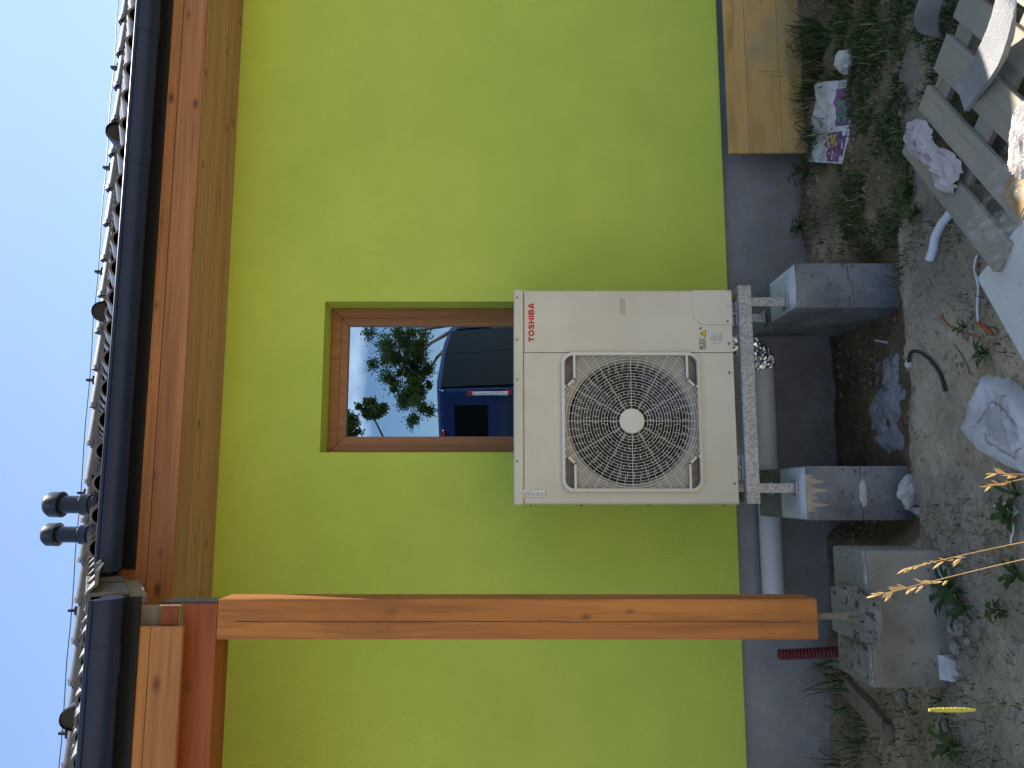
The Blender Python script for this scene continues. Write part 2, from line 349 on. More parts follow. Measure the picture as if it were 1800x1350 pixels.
# ------------------------------------------------------------------ terrain
def gh(x, y):
    z = 0.018*nz(x, y, 1.3, 2.2)+0.016*nz(x, y, 4.3, 6)+.009*abs(nz(x, y, 7.7, 15))+.007*nz(x, y, 9.7, 34)
    near = smooth(-3.2, -2.6, y)
    yy = y+.07*nz(x, y, 6.6, 5)+.03*nz(x, y, 2.6, 14); pit = smooth(-.98, -.82, yy)*smooth(-.26, -.14, x)*(1-smooth(1.1, 1.3, x))
    z += -.085*pit*near
    z += .03*smooth(-1.25, -1.02, y)*(1-smooth(-1.02, -.9, y))*smooth(-.1, .1, x)*(1-smooth(1.0, 1.3, x))
    z += .05*smooth(-.35, -.05, y)*smooth(1.15, 1.5, x)+.04*smooth(-.45, -.05, y)*(1-smooth(-.9, -.6, x))
    z += .05*math.exp(-((x+.85)**2+(y+1.5)**2)/.1)
    z += .95*(1-smooth(-6.6, -4.9, y))
    return z
def lines(a, b, st, lim, g=1.32):
    xs = [a+st*i for i in range(int(round((b-a)/st))+1)]
    d = st; p = xs[-1]
    while p < lim: d *= g; p += d; xs.append(p)
    d = st; p = xs[0]; pre = []
    while p > -lim: d *= g; p -= d; pre.append(p)
    return pre[::-1]+xs
xs = lines(-1.7, 3.2, .014, 400); ys = lines(-2.2, .06, .014, 400)
mb = MB(); nx = len(xs)
mb.v = [Vector((x, y, gh(x, y))) for y in ys for x in xs]
mb.f = [(j*nx+i, j*nx+i+1, (j+1)*nx+i+1, (j+1)*nx+i) for j in range(len(ys)-1) for i in range(nx-1)]; mb.m = [0]*len(mb.f)
ground = struct(put('ground', mb, M['soil'], recalc=False, smoothed=True))
ca = ground.data.color_attributes.new('soil', 'FLOAT_COLOR', 'POINT')
for i, p in enumerate(mb.v):
    x, y = p.x, p.y; q = nz(x, y, 3, 3)*.12
    pit = smooth(-.94, -.80, y+q*.5+.07*nz(x, y, 6.6, 5)+.03*nz(x, y, 2.6, 14))*smooth(-.9, -.7, x)*(1-smooth(1.15, 1.3, x))
    gs = smooth(-2.6, -2.1, y)*smooth(1.15+q, 1.5+q, x)*(.85+.3*nz(x, y, 8, 4)); lf = smooth(-2.6, -2.1, y)*(1-smooth(-1.0+q, -.75+q, x))*(.45+.5*nz(x, y, 5, 4))
    h = max(pit*.9, gs, lf)
    g2 = max(0, min(1, smooth(-1.5, -1.2, y+q)*(1-smooth(-1.0, -.9, y))*.3+.22*nz(x, y, 12, 1.7)+(.75*smooth(.62, .8, x+q)*(1-smooth(-1.12, -.98, y)))+.5*(1-smooth(.0, .15, x+q))*(1-smooth(-1.1, -.85, y))))
    fr = max(smooth(7, 11, x+q*9), 1-smooth(-9, -6, x+q*9), 1-smooth(-16, -11, y+q*8), smooth(.3, 2, y))
    ca.data[i].color = (max(0, min(1, h)), g2, fr, 1)

# ------------------------------------------------------------------ house
house = thing('house', 'lime green rendered house with brown wooden eaves and dark tiled roof', 'house', (0, 2.5, 0))
WX0, WX1, WZ0, WZ1 = .224, 1.087, 1.36, 2.822
def wallmesh():
    b = MB(); X = [-7, WX0, WX1, 12]; Z = [.512, WZ0, WZ1, 3.6]
    for i in range(3):
        for k in range(3):
            if i == 1 and k == 1: continue
            b.add([(X[i], 0, Z[k]), (X[i+1], 0, Z[k]), (X[i+1], 0, Z[k+1]), (X[i], 0, Z[k+1])], [(0, 1, 2, 3)])
    for (a, c) in (((WX0, WZ0), (WX1, WZ0)), ((WX1, WZ0), (WX1, WZ1)), ((WX1, WZ1), (WX0, WZ1)), ((WX0, WZ1), (WX0, WZ0))):
        b.add([(a[0], 0, a[1]), (c[0], 0, c[1]), (c[0], .24, c[1]), (a[0], .24, a[1])], [(0, 1, 2, 3)])
    b.add([(-7, 0, .512), (12, 0, .512), (12, .12, .512), (-7, .12, .512)], [(0, 3, 2, 1)])
    for x in (-7, 12): b.add([(x, 0, .512), (x, 6.4, .512), (x, 6.4, 3.6), (x, 0, 3.6)], [(0, 1, 2, 3)])
    b.add([(-7, 6.4, .3), (12, 6.4, .3), (12, 6.4, 3.6), (-7, 6.4, 3.6)], [(0, 1, 2, 3)])
    return b
put('wall', wallmesh(), M['stucco'], house, weld=.0001)
b = MB(); b.box(-6.96, 11.96, .035, 6.36, -.6, .53); put('plinth', b, M['plinth'], house)
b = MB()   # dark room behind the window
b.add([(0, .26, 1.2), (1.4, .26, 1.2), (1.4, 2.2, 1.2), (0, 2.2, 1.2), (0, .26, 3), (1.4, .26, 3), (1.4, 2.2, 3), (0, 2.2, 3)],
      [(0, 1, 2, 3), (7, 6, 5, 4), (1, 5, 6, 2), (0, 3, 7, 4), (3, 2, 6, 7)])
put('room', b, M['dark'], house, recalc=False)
# window: outer frame, sash, pane
win = put('window', MB().box(WX0-.02, WX1+.02, .238, .262, WZ0-.02, WZ0+.06), M['frame'], house)
def frame_ring(nm, x0, x1, z0, z1, wd, y0, y1, par):
    # four mitred members
    o = [(x0, z0), (x1, z0), (x1, z1), (x0, z1)]; i = [(x0+wd, z0+wd), (x1-wd, z0+wd), (x1-wd, z1-wd), (x0+wd, z1-wd)]
    e = .0008
    for k in range(4):
        a, c = o[k], o[(k+1) % 4]; p, q = i[k], i[(k+1) % 4]
        q4 = [Vector((a[0], 0, a[1])), Vector((c[0], 0, c[1])), Vector((q[0], 0, q[1])), Vector((p[0], 0, p[1]))]
        cen = sum(q4, Vector())/4; d = (q4[1]-q4[0]).normalized()
        q4 = [v-d*e*(1 if (v-cen).dot(d) > 0 else -1) for v in q4]
        bb = MB(); bb.add([(v.x, y0, v.z) for v in q4]+[(v.x, y1, v.z) for v in q4], [(0, 1, 2, 3), (7, 6, 5, 4), (0, 4, 5, 1), (1, 5, 6, 2), (2, 6, 7, 3), (3, 7, 4, 0)])
        put(nm, bb, M['frame'], par, bevel=.004)
frame_ring('outer_frame', WX0+.002, WX1-.002, WZ0+.002, WZ1-.002, .055, .165, .235, win)
frame_ring('sash', WX0+.053, WX1-.053, WZ0+.053, WZ1-.053, .048, .178, .232, win)
b = MB(); b.box(WX0+.1, WX1-.1, .204, .21, WZ0+.1, WZ1-.1); put('pane', b, M['glass'], win)
# ---- eaves, right-hand part
FZ = (3.378, 3.502, 3.64)
for i in (0, 1):
    b = MB(); b.box(-2.2, 12, -.52, -.498, FZ[i]+(.002 if i else 0), FZ[i+1]-.001); put('fascia_board', b, M['fascia'], house, bevel=.004)
ys_ = [-.497, -.335, -.17, -.002]
for i in range(3):
    b = MB(); b.box(-6.9, 12, ys_[i]+.0015, ys_[i+1]-.0015, 3.379, 3.4); put('soffit_board', b, M['soffit'], house, bevel=.004)
b = MB(); b.box(-.36, 12, -.532, -.5205, 3.556, 3.70); put('drip_flashing', b, M['flash'], house)
def gutter(x0, x1, yc, zl, R=.076, joints=()):
    b = MB(); n = 14; prof = []
    for k in range(n+1):
        a = math.pi+math.pi*k/n; prof.append((yc+R*math.cos(a), zl+R*math.sin(a)))
    prof2 = [(yc+(R-.003)*math.cos(math.pi+math.pi*k/n), zl+(R-.003)*math.sin(math.pi+math.pi*k/n)) for k in range(n, -1, -1)]
    b.prism(prof+prof2, 'X', x0, x1)
    b.tube([(x0, yc-R-.002, zl-.004), (x1, yc-R-.002, zl-.004)], .009, 10)
    g = put('gutter', b, M['gutter'], house, smoothed=True)
    for xe in (x0, x1):
        e = MB(); e.prism([(yc+(R+.004)*math.cos(math.pi+math.pi*k/n), zl+.003+(R+.004)*math.sin(math.pi+math.pi*k/n)) for k in range(n+1)], 'X', xe-.004 if xe == x0 else xe-.002, xe+.002 if xe == x0 else xe+.004)
        put('end_cap', e, M['gutter'], g)
    for xj in joints:
        e = MB(); pr = [(yc+(R+.003)*math.cos(math.pi+math.pi*k/n), zl+(R+.003)*math.sin(math.pi+math.pi*k/n)) for k in range(n+1)]
        pr += [(yc+(R+.0005)*math.cos(math.pi+math.pi*k/n), zl+(R+.0005)*math.sin(math.pi+math.pi*k/n)) for k in range(n, -1, -1)]
        e.prism(pr, 'X', xj, xj+.11); put('joint_sleeve', e, M['gutter'], g, smoothed=True)
    return g
gutter(-.357, 11.9, -.626, 3.654, joints=(1.62, 2.33, 4.5))
gutter(-6, -.388, -1.376, 3.268, joints=(-.66, -3))
# ---- porch on the left
b = MB(); b.box(-6, -.427, -1.2, -1.055, 2.903, 3.034); put('porch_beam', b, M['beam'], house, bevel=.003)
b = MB(); b.box(-.4265, -.4225, -1.199, -1.056, 2.904, 3.12); put('darkened_beam_end', b, M['flash'], house)  # dark sheet paints shade and weathering onto the beam's bare end face
for z0, z1 in ((3.0, 3.122), (3.124, 3.2)):
    b = MB(); b.box(-6, -.503, -1.28, -1.255, z0, z1); put('fascia_board', b, M['fascia_p'], house, bevel=.004)
b = MB(); b.box(-.62, -.432, -1.235, -1.205, 3.036, 3.27); put('rafter_end_board', b, M['oldwood'], house, bevel=.003)
b = MB(); b.box(-.502, -.43, -1.25, -1.236, 3.037, 3.1); put('packing_block', b, M['beam'], house, bevel=.003)
b = MB(); b.box(-6, -.39, -1.296, -1.283, 3.16, 3.31); put('drip_flashing', b, M['flash'], house)
b = MB(); b.box(-.565, -.4112, -1.2005, -1.047, .556, 2.902); post = put('porch_post', b, M['post'], house, bevel=.006)
b = MB(); b.box(-.531, -.529, -1.2025, -1.2007, .57, 2.9); 
# long drying crack down the post
b = MB(); pts = [(-.497+.010*nz(0, 0, z, 1.3)+.0035*nz(3, 0, z, 9), z) for z in [.62+.045*i for i in range(50)]]
for (xa, za), (xb, zb) in zip(pts, pts[1:]):
    wa = .0012+.0012*abs(nz(za, 3, 2, 3)); b.add([(xa-wa, -1.2012, za), (xa+wa, -1.2012, za), (xb+wa, -1.2012, zb), (xb-wa, -1.2012, zb)], [(0, 1, 2, 3)])
put('drying_crack', b, M['black'], post, recalc=False)
# ---- roof
PITCH = math.atan(.543); SL = Vector((0, math.cos(PITCH), math.sin(PITCH))); RNrm = Vector((0, -math.sin(PITCH), math.cos(PITCH)))
E0 = Vector((0, -.6, 3.685))       # tile underside at the right-hand eave
def rp(x, s, h=0): return Vector((x, 0, 0))+E0+SL*s+RNrm*h
LEN = 3.82/math.cos(PITCH)
def deck():
    b = MB()
    for (x0, x1, s0) in ((-.40, 12.3, .04), (-7.3, -.402, -.82)):
        b.obox(rp(x0, s0, -.05), (x1-x0, 0, 0), SL*(LEN-s0), RNrm*.045)
    yb = rp(0, LEN)[1]; zb = rp(0, LEN)[2]
    b.add([(-7.3, yb, zb), (12.3, yb, zb), (12.3, yb+3.9, zb-2.1), (-7.3, yb+3.9, zb-2.1)], [(0, 1, 2, 3)])
    for x in (-7, 12): b.add([(x, 0, 3.55), (x, 6.4, 3.55), (x, yb, zb-.1)], [(0, 1, 2)])
    return b
roof = put('roof', deck(), M['flash'], house, org=tuple(E0))
def tile_mesh():
    b = MB(); W, L, n = .3, .40, 24; T = .013
    def prof(x):
        t = (x % .15)/.15
        return .037*max(0, math.sin(math.pi*min(1, t/.62)))**.75
    rows = []
    for s, lift, th in ((0, .026, T), (L, .0, T)):
        for h in (0, th):
            rows.append([(W*i/n, s, prof(W*i/n)+lift+h-T) for i in range(n+1)])
    lo0, hi0, lo1, hi1 = rows; vs = hi0+hi1+lo0+lo1; N = n+1
    fs = [(i, i+1, N+i+1, N+i) for i in range(n)]+[(2*N+i, 2*N+i+1, i+1, i) for i in range(n)]
    fs += [(2*N+n, 3*N+n, N+n, n), (0, N, 3*N, 2*N)]
    R = Matrix(((1, 0, 0), (0, SL[1], RNrm[1]), (0, SL[2], RNrm[2])))
    b.add([R @ Vector(p) for p in vs], fs); return b
tmb = tile_mesh(); tme = tmb.mesh('roof_tile', (0, 0, 0), [M['tile']], recalc=False)
tme.polygons.foreach_set('use_smooth', [True]*len(tme.polygons)); tme.set_sharp_from_angle(angle=rad(50))
slots = []
EXP = .345
for r in range(-2, 13):
    x = -3.6
    while x < 6.6:
        if r >= 0 or x < -.5: slots.append((r, x))
        x += .3
slots = [(r, x) for r, x in slots if not (r < 0 and x < -2.6)]
slots.sort(key=lambda q: (q[0] if q[1] < 3.6 and q[1] > -2.2 else q[0]+20, abs(q[1])))
rest = MB()
for k, (r, x) in enumerate(slots):
    p = rp(x+.3*0+.0, r*EXP-.02, .0)+Vector((RN.uniform(-.002, .002), 0, RN.uniform(-.002, .003)))
    if k < 290: inst('tile', tme, roof, p, (RN.uniform(-.006, .006), RN.uniform(-.008, .008), 0))
    else: rest.add([v+p for v in tmb.v], tmb.f)
ro = put('far_tiles', rest, M['tile'], roof, recalc=False, smoothed=True); ro['kind'] = 'stuff'
# verge tiles stepping down beside the porch gutter
for r in (-2, -1):
    b = MB(); o = rp(-.398, r*EXP-.03, -.095); b.obox(o, (.016, 0, 0), SL*.385, RNrm*.15)
    b.obox(rp(-.46, r*EXP-.03, .035), (.064, 0, 0), SL*.385, RNrm*.018); put('verge_tile', b, M['ridge'], roof, bevel=.004)
b = MB(); b.obox(rp(-.435, -.70, -.165), (.03, 0, 0), SL*.66, RNrm*.066); put('verge_board', b, M['oldwood'], house, bevel=.003)
# ridge tiles, conductor wire and its holders
RZ = rp(0, LEN); n = 10
b = MB(); L = .40
ring0 = [(.0, .125*math.cos(math.pi*k/n), .02+.115*math.sin(math.pi*k/n)) for k in range(n+1)]
ring1 = [(L, .105*math.cos(math.pi*k/n), .0+.10*math.sin(math.pi*k/n)) for k in range(n+1)]
inn = [(.0, .108*math.cos(math.pi*k/n), .02+.098*math.sin(math.pi*k/n)) for k in range(n+1)]
b.add(ring0+ring1+inn, [(k, k+1, n+2+k, n+1+k) for k in range(n)]+[(2*n+2+k, 2*n+3+k, k+1, k) for k in range(n)])
b.add([(-.012, .133*math.cos(math.pi*k/n), .02+.123*math.sin(math.pi*k/n)) for k in range(n+1)]+[(.03, .133*math.cos(math.pi*k/n), .02+.123*math.sin(math.pi*k/n)) for k in range(n+1)], [(k, k+1, n+2+k, n+1+k) for k in range(n)])
rme = b.mesh('ridge_tile', (0, 0, 0), [M['ridge']], smoothed=True)
for i in range(27): inst('ridge_tile', rme, roof, (-3.6+.37*i, RZ.y, RZ.z-.01+RN.uniform(-.003, .003)))
wz = RZ.z+.165; wp = [(-3.8+.25*i, RZ.y-.02, wz-.012*math.sin(math.pi*((i*.25) % 1.1)/1.1)) for i in range(43)]
b = MB(); b.tube(wp, .0045, 6); wire = put('lightning_conductor', b, M['wire'], house)
for i in range(10):
    x = -3.3+1.1*i; b = MB(); b.box(x-.012, x+.012, RZ.y-.045, RZ.y+.02, RZ.z+.1, wz+.012); b.box(x-.04, x+.04, RZ.y-.05, RZ.y+.05, RZ.z+.09, RZ.z+.112); put('wire_holder', b, M['ventpipe'], wire)
# roof vent pipes with caps
for x, y, zt, r in ((-.068, .32, 4.515, .052), (-.268, .80, 4.80, .052)):
    zr = rp(0, (y+.6)/math.cos(PITCH)).z
    b = MB(); b.lathe([(r, zr-.1-zt), (r, -.05)], (x, y, zt), 'Z', 24); b.lathe([(r+.008, zr-zt+.06), (r+.012, zr-zt+.11), (r+.004, zr-zt+.118)], (x, y, zt), 'Z', 24)
    b.obox(rp(x-.13, (y+.6)/math.cos(PITCH)-.2, .03), (.26, 0, 0), SL*.34, RNrm*.02)
    vp = put('vent_pipe', b, M['ventpipe'], house, smoothed=True)
    b = MB(); b.lathe([(r+.004, -.10), (r+.024, -.098), (r+.022, -.03), (r+.004, -.006), (.02, .008), (.001, .01)], (x, y, zt), 'Z', 24)
    b.lathe([(r+.004, -.10), (r+.004, -.06)], (x, y, zt), 'Z', 24); put('vent_cap', b, M['ventpipe'], vp, smoothed=True)
# hooded ventilation tiles
for x, s in ((2.12, .72), (1.03, .72), (-1.17, .64)):
    b = MB(); n = 12
    def hood(u, v, x=x, s=s):
        a = math.pi*u; k = 1-.85*v**1.3
        return rp(x+.065*math.cos(a)*(1-.15*v), s+v*.26, .03+.10*math.sin(a)**.8*k)
    b.sheet(hood, n, 6)
    b.add([hood(i/n, 0)+SL*.03 for i in range(n+1)], [tuple(range(n+1))]); put('vent_tile_hood', b, M['ventpipe'], roof, smoothed=True, recalc=False)
# post shoe
b = MB(); b.tube([(-.488, -1.125, .36), (-.488, -1.125, .40), (-.488, -1.125, .47), (-.488, -1.125, .5555)], [.034, .022, .014, .012], 14)
b.obox((-.491, -1.20, .372), (.006, 0, 0), (0, .10, .02), (0, 0, .03))
sh = put('post_bracket', b, M['dullsteel'], house, smoothed=True)
b = MB(); b.box(-.535, -.441, -1.17, -1.08, .551, .5555); put('bracket_plate', b, M['galv'], sh)

# ------------------------------------------------------------------ heat pump
AX0, AX1, AY, AB, AZ0, AZ1, AS = -.054, .974, -.67, -.30, .69, 1.742, 1.694
hp = thing('heat_pump', 'cream outdoor heat pump unit with round fan grille and red lettering', 'heat pump', (.46, -.49, .69))
def rprof():
    p = []
    for k in range(7):
        a = math.pi*1.5-math.pi/2*k/6; p.append((AX0+.014+.014*math.cos(a), AY+.014+.014*math.sin(a)))
    p += [(AX0, AB), (AX1, AB)]
    for k in range(7):
        a = 0-math.pi/2*k/6; p.append((AX1-.014+.014*math.cos(a), AY+.014+.014*math.sin(a)))
    return p
pr = rprof(); b = MB(); k = len(pr)
b.add([(x, y, AZ0) for x, y in pr]+[(x, y, AS-.002) for x, y in pr], [(i, i+1, k+i+1, k+i) for i in range(k-1)]+[tuple(range(k))])
put('cabinet', b, M['white'], hp, smoothed=True, recalc=False)
b = MB(); b.box(AX0+.01, AX1-.01, -.50, AB-.01, AZ0+.01, AS-.01); b.box(.672, .968, -.66, -.505, AZ0+.01, AS-.01); put('coil', b, M['dark'], hp)
b = MB(); b.box(AX0-.003, AX1+.003, AY-.003, AB+.01, AS, AZ1); lid = put('lid', b, M['white'], hp, bevel=.011, smoothed=True, seg=4)
GX, GZ, GH = .335, 1.186, .329
b = MB(); x0, x1, z0, z1 = AX0+.014, .664, AZ0+.001, AS-.002
def sq(h, r, n=6):
    o = []
    for qx, qz, a0 in ((1, 1, 0), (-1, 1, .5), (-1, -1, 1), (1, -1, 1.5)):
        for k in range(n+1):
            a = math.pi*(a0+.5*k/n); o.append((GX+qx*(h-r)+r*math.cos(a), GZ+qz*(h-r)+r*math.sin(a)))
    return o
inn_ = sq(GH-.010, .046); N = len(inn_); q_ = N//4
cor = [(x1, z1), (x0, z1), (x0, z0), (x1, z0)]
b.add([(x, AY, z) for x, z in inn_]+[(x, AY, z) for x, z in cor], [(k*q_+j, k*q_+j+1, N+k) for k in range(4) for j in range(q_-1)]+[((k*q_+q_-1), ((k+1)*q_) % N, N+(k+1) % 4, N+k) for k in range(4)])
b.add([(x, AY, z) for x, z in inn_]+[(x, AY+.022, z) for x, z in inn_], [(i, (i+1) % N, N+(i+1) % N, N+i) for i in range(N)])
fp = put('front_panel', b, M['white'], hp)
b = MB(); H_ = GH-.008
angs = sorted([2*math.pi*i/72 for i in range(72)]+[math.pi*(.25+.5*i) for i in range(4)]); inner, outer = [], []
for a in angs:
    c, s = math.cos(a), math.sin(a); t = H_/max(abs(c), abs(s)); inner.append((GX+.305*c, AY+.02, GZ+.305*s)); outer.append((GX+t*c, AY+.02, GZ+t*s))
N = len(angs); b.add(inner+outer, [(i, (i+1) % N, N+(i+1) % N, N+i) for i in range(N)])
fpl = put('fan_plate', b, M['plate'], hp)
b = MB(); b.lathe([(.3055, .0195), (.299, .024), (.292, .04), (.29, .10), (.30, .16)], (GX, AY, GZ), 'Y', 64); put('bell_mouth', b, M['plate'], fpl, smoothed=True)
b = MB(); b.box(.667, AX1-.014, AY-.001, AY+.01, AZ0, AS-.003); sp_ = put('service_panel', b, M['white'], hp, bevel=.002)
cx0, cz1, r = .803, .878, .055
poly = [(AX1-.002, AZ0-.002), (AX1-.002, cz1), (cx0+r, cz1)]+[(cx0+r+r*math.cos(a), cz1-r+r*math.sin(a)) for a in [math.pi/2+math.pi/2*k/8 for k in range(1, 9)]]+[(cx0, AZ0-.002)]
b = MB(); b.prism(poly, 'Y', AY-.006, AY+.002); vc = put('valve_cover', b, M['white'], hp, bevel=.002)
b = MB(); 
for xx in (.889, .965): b.box(xx, xx+.0015, AY-.0066, AY-.005, AZ0, AZ0+.024)
put('knockout_line', b, M['screw'], vc)
# carrying recess
p0 = atY(1089, 553, AY); p1 = atY(1100, 524, AY); x0, x1, z0, z1 = p0.x, p1.x, p1.z, p0.z
b = MB(); w_ = .004
b.box(x0-w_, x1+w_, AY-.004, AY-.0015, z1, z1+w_); b.box(x0-w_, x1+w_, AY-.004, AY-.0015, z0-w_, z0); b.box(x0-w_, x0, AY-.004, AY-.0015, z0, z1); b.box(x1, x1+w_, AY-.004, AY-.0015, z0, z1)
put('recess_rim', b, M['white2'], sp_)
b = MB(); b.box(x0, x1, AY-.0025, AY-.0012, z0, z1); put('recess', b, M['beige'], sp_)
# grille
gr = None
def rr(x, z, h, r):    # inside rounded square
    x, z = abs(x), abs(z)
    if x > h or z > h: return False
    return not (x > h-r and z > h-r and (x-h+r)**2+(z-h+r)**2 > r*r)
HW, HHt = .150, .047      # corner handle openings
def inhandle(x, z, g=0):
    x, z = abs(x), abs(z); i = GH-.014
    return z > i-HHt-g and x > i-HW-g+max(0, (i-z)*.9-.0)*.75
def gin(x, z): return abs(x) < GH-.013 and abs(z) < GH-.013 and not inhandle(x, z, .012)
YF = AY-.024
def gy(r): return YF+.004-.006*max(0, 1-r/.33)
b = MB()
def rsq(h, r, n=7):
    o = []
    for qx, qz, a0 in ((1, 1, 0), (-1, 1, .5), (-1, -1, 1), (1, -1, 1.5)):
        for k in range(n+1):
            a = math.pi*(a0+.5*k/n); o.append((GX+qx*(h-r)+r*math.cos(a), GZ+qz*(h-r)+r*math.sin(a)))
    return o
o1 = rsq(GH, .052); o2 = rsq(GH-.014, .042); k = len(o1)
vs = [(x, y, z) for (pl, y) in ((o1, AY), (o1, YF+.004), (o2, YF), (o2, AY-.002)) for x, z in pl]
o15 = rsq(GH-.004, .05); vs[k:2*k] = [(x, YF+.005, z) for x, z in o1]
fs = [(q*k+i, q*k+(i+1) % k, (q+1)*k+(i+1) % k, (q+1)*k+i) for q in range(3) for i in range(k)]
b.add(vs, fs)
for qx in (1, -1):         # bars closing the corner handles
    for qz in (1, -1):
        i = GH-.014; P = [(i-HW, i+.003), (i-HW, i-.012), (i-HW+.034, i-HHt), (i+.003, i-HHt)]
        wv = .010
        for (xa, za), (xb, zb) in zip(P, P[1:]):
            d = Vector((xb-xa, 0, zb-za)).normalized(); nn = Vector((d.z, 0, -d.x))*wv*.5; e = d*.004
            A = Vector((xa, 0, za))-e; B = Vector((xb, 0, zb))+e
            q4 = [A+nn, B+nn, B-nn, A-nn]; pts = [(GX+qx*v.x, YF+.0005, GZ+qz*v.z) for v in q4]+[(GX+qx*v.x, YF+.012, GZ+qz*v.z) for v in q4]
            b.add(pts, [(0, 1, 2, 3), (7, 6, 5, 4), (0, 4, 5, 1), (1, 5, 6, 2), (2, 6, 7, 3), (3, 7, 4, 0)])
grille = put('grille', b, M['white2'], hp, smoothed=True)
for qx in (1, -1):
    for qz in (1, -1):
        i = GH-.014; P = [(i+.001, i+.001), (i-HW+.006, i+.001), (i-HW+.006, i-.012), (i-HW+.037, i-HHt+.003), (i+.001, i-HHt+.003)]
        b = MB(); b.add([(GX+qx*x, AY+.012, GZ+qz*z) for x, z in P], [tuple(range(5))]); put('corner_recess', b, M['recess'], grille)
def wirepath(mbd, pts, r=.00125):
    run = []
    for p in pts+[None]:
        if p is not None and gin(p[0], p[1]): run.append((GX+p[0], gy(math.hypot(*p[:2])), GZ+p[1]))
        else:
            if len(run) > 1: mbd.tube(run, r, 4, cap=False)
            run = []
rings = [.074+.0139*i for i in range(26)]
for rg in rings:
    nseg = max(48, int(rg*480)); P = [(rg*math.cos(2*math.pi*i/nseg), rg*math.sin(2*math.pi*i/nseg)) for i in range(nseg)]
    ok = [gin(*p) for p in P]
    if all(ok): runs = [P+[P[0]]]
    else:
        st = ok.index(False); P = P[st:]+P[:st]; ok = ok[st:]+ok[:st]; runs = []; cur = []
        for p, k in zip(P+[(9, 9)], ok+[False]):
            if k: cur.append(p)
            elif cur:
                if len(cur) > 2: runs.append(cur)
                cur = []
    for run in runs:
        b = MB(); wirepath(b, run); put('ring', b, M['white2'], grille, smoothed=True, recalc=False)
for i in range(12):
    a = math.pi*i/6; b = MB(); wirepath(b, [(q*math.cos(a), q*math.sin(a)) for q in [.055+.006*j for j in range(64)]], .0016); put('spoke', b, M['white2'], grille, smoothed=True, recalc=False)
b = MB()
for i in range(12):
    a = math.pi*(i+.5)/6; wirepath(b, [(q*math.cos(a), q*math.sin(a)) for q in [.205+.006*j for j in range(40)]])
    for da in (-.13, .13):
        for r0, r1 in ((.255, .30), (.31, .42)): wirepath(b, [(q*math.cos(a+da), q*math.sin(a+da)) for q in [r0+(r1-r0)*j/14 for j in range(15)]])
for gi in range(0, 15):
    if gi % 3 == 2: continue
    r0, r1 = rings[gi], rings[gi+1]; nn = 24 if r0 < .12 else 36 if r0 < .2 else 48
    if gi % 3 == 1: ph = .0
    else: ph = .0
    grp = gi//3
    for i in range(nn):
        a = 2*math.pi*(i+(.5 if grp % 2 else .25))/nn
        wirepath(b, [(r0*math.cos(a), r0*math.sin(a)), (r1*math.cos(a), r1*math.sin(a))])
put('cross_ticks', b, M['white2'], grille, recalc=False)
b = MB(); b.lathe([(.0005, YF-.008-AY), (.052, YF-.007-AY), (.058, YF-.004-AY), (.0595, YF+.006-AY), (.0005, YF+.006-AY)], (GX, AY, GZ), 'Y', 48); put('hub_disc', b, M['white2'], grille, smoothed=True)
# fan
b = MB(); b.lathe([(.001, .04), (.075, .045), (.09, .07), (.09, .13)], (GX, AY, GZ), 'Y', 32); fan = put('fan', b, M['fan'], hp, smoothed=True)
for i in range(3):
    b = MB(); a0 = 2*math.pi*i/3+.5
    b.sheet(lambda u, v: (GX+(.08+.2*v)*math.cos(a0+u*(.9+.25*v)+.25*v), AY+.05+.085*u-.02*v*(1-u), GZ+(.08+.2*v)*math.sin(a0+u*(.9+.25*v)+.25*v)), 10, 8)
    put('blade', b, M['fan'], fan, smoothed=True)
# screws, seams, print
for px, py in ((909, 523), (909, 597), (909, 667), (909, 811)):
    p = atY(px, py, AY); b = MB(); b.lathe([(.0005, -.0065), (.005, -.006), (.0056, -.0035), (.0056, .0)], (p.x, AY, p.z), 'Y', 12); put('screw', b, M['screw'], lid)
for px, py, par in ((1278, 565, vc), (1281, 604, sp_), (1282, 655, fp), (1291, 850, fp)):
    p = atY(px, py, AY); b = MB(); b.lathe([(.0005, -.009), (.005, -.0085), (.0056, -.006), (.0056, .0)], (p.x, AY, p.z), 'Y', 12); put('screw', b, M['screw'], par)
for pz in (.74, 1.1, 1.42, 1.66):
    b = MB(); b.lathe([(.0005, -.0075), (.006, -.006), (.006, .0)], (AX0, -.60, pz), 'X', 10); put('screw', b, M['screw'], hp)
def lettering(name, text, x0, x1, z0, z1, y, mt, parent, bold=0.0, thick=.0006):
    cu = bpy.data.curves.new(name, 'FONT'); cu.body = text; cu.size = 1; cu.offset = bold; cu.resolution_u = 4
    ob = bpy.data.objects.new(name, cu); C.objects.link(ob); dg = bpy.context.evaluated_depsgraph_get(); dg.update()
    me = bpy.data.meshes.new_from_object(ob.evaluated_get(dg)); C.objects.unlink(ob); bpy.data.objects.remove(ob)
    vx = [v.co.x for v in me.vertices]; vy = [v.co.y for v in me.vertices]; ax, bx, ay, by = min(vx), max(vx), min(vy), max(vy)
    mb_ = MB(); mb_.add([(x0+(v.co.x-ax)/(bx-ax)*(x1-x0), y, z0+(v.co.y-ay)/(by-ay)*(z1-z0)) for v in me.vertices], [tuple(p.vertices) for p in me.polygons])
    bpy.data.meshes.remove(me); return put(name, mb_, mt, parent, recalc=False)
p0 = atY(939, 601, AY); p1 = atY(928.7, 533, AY)
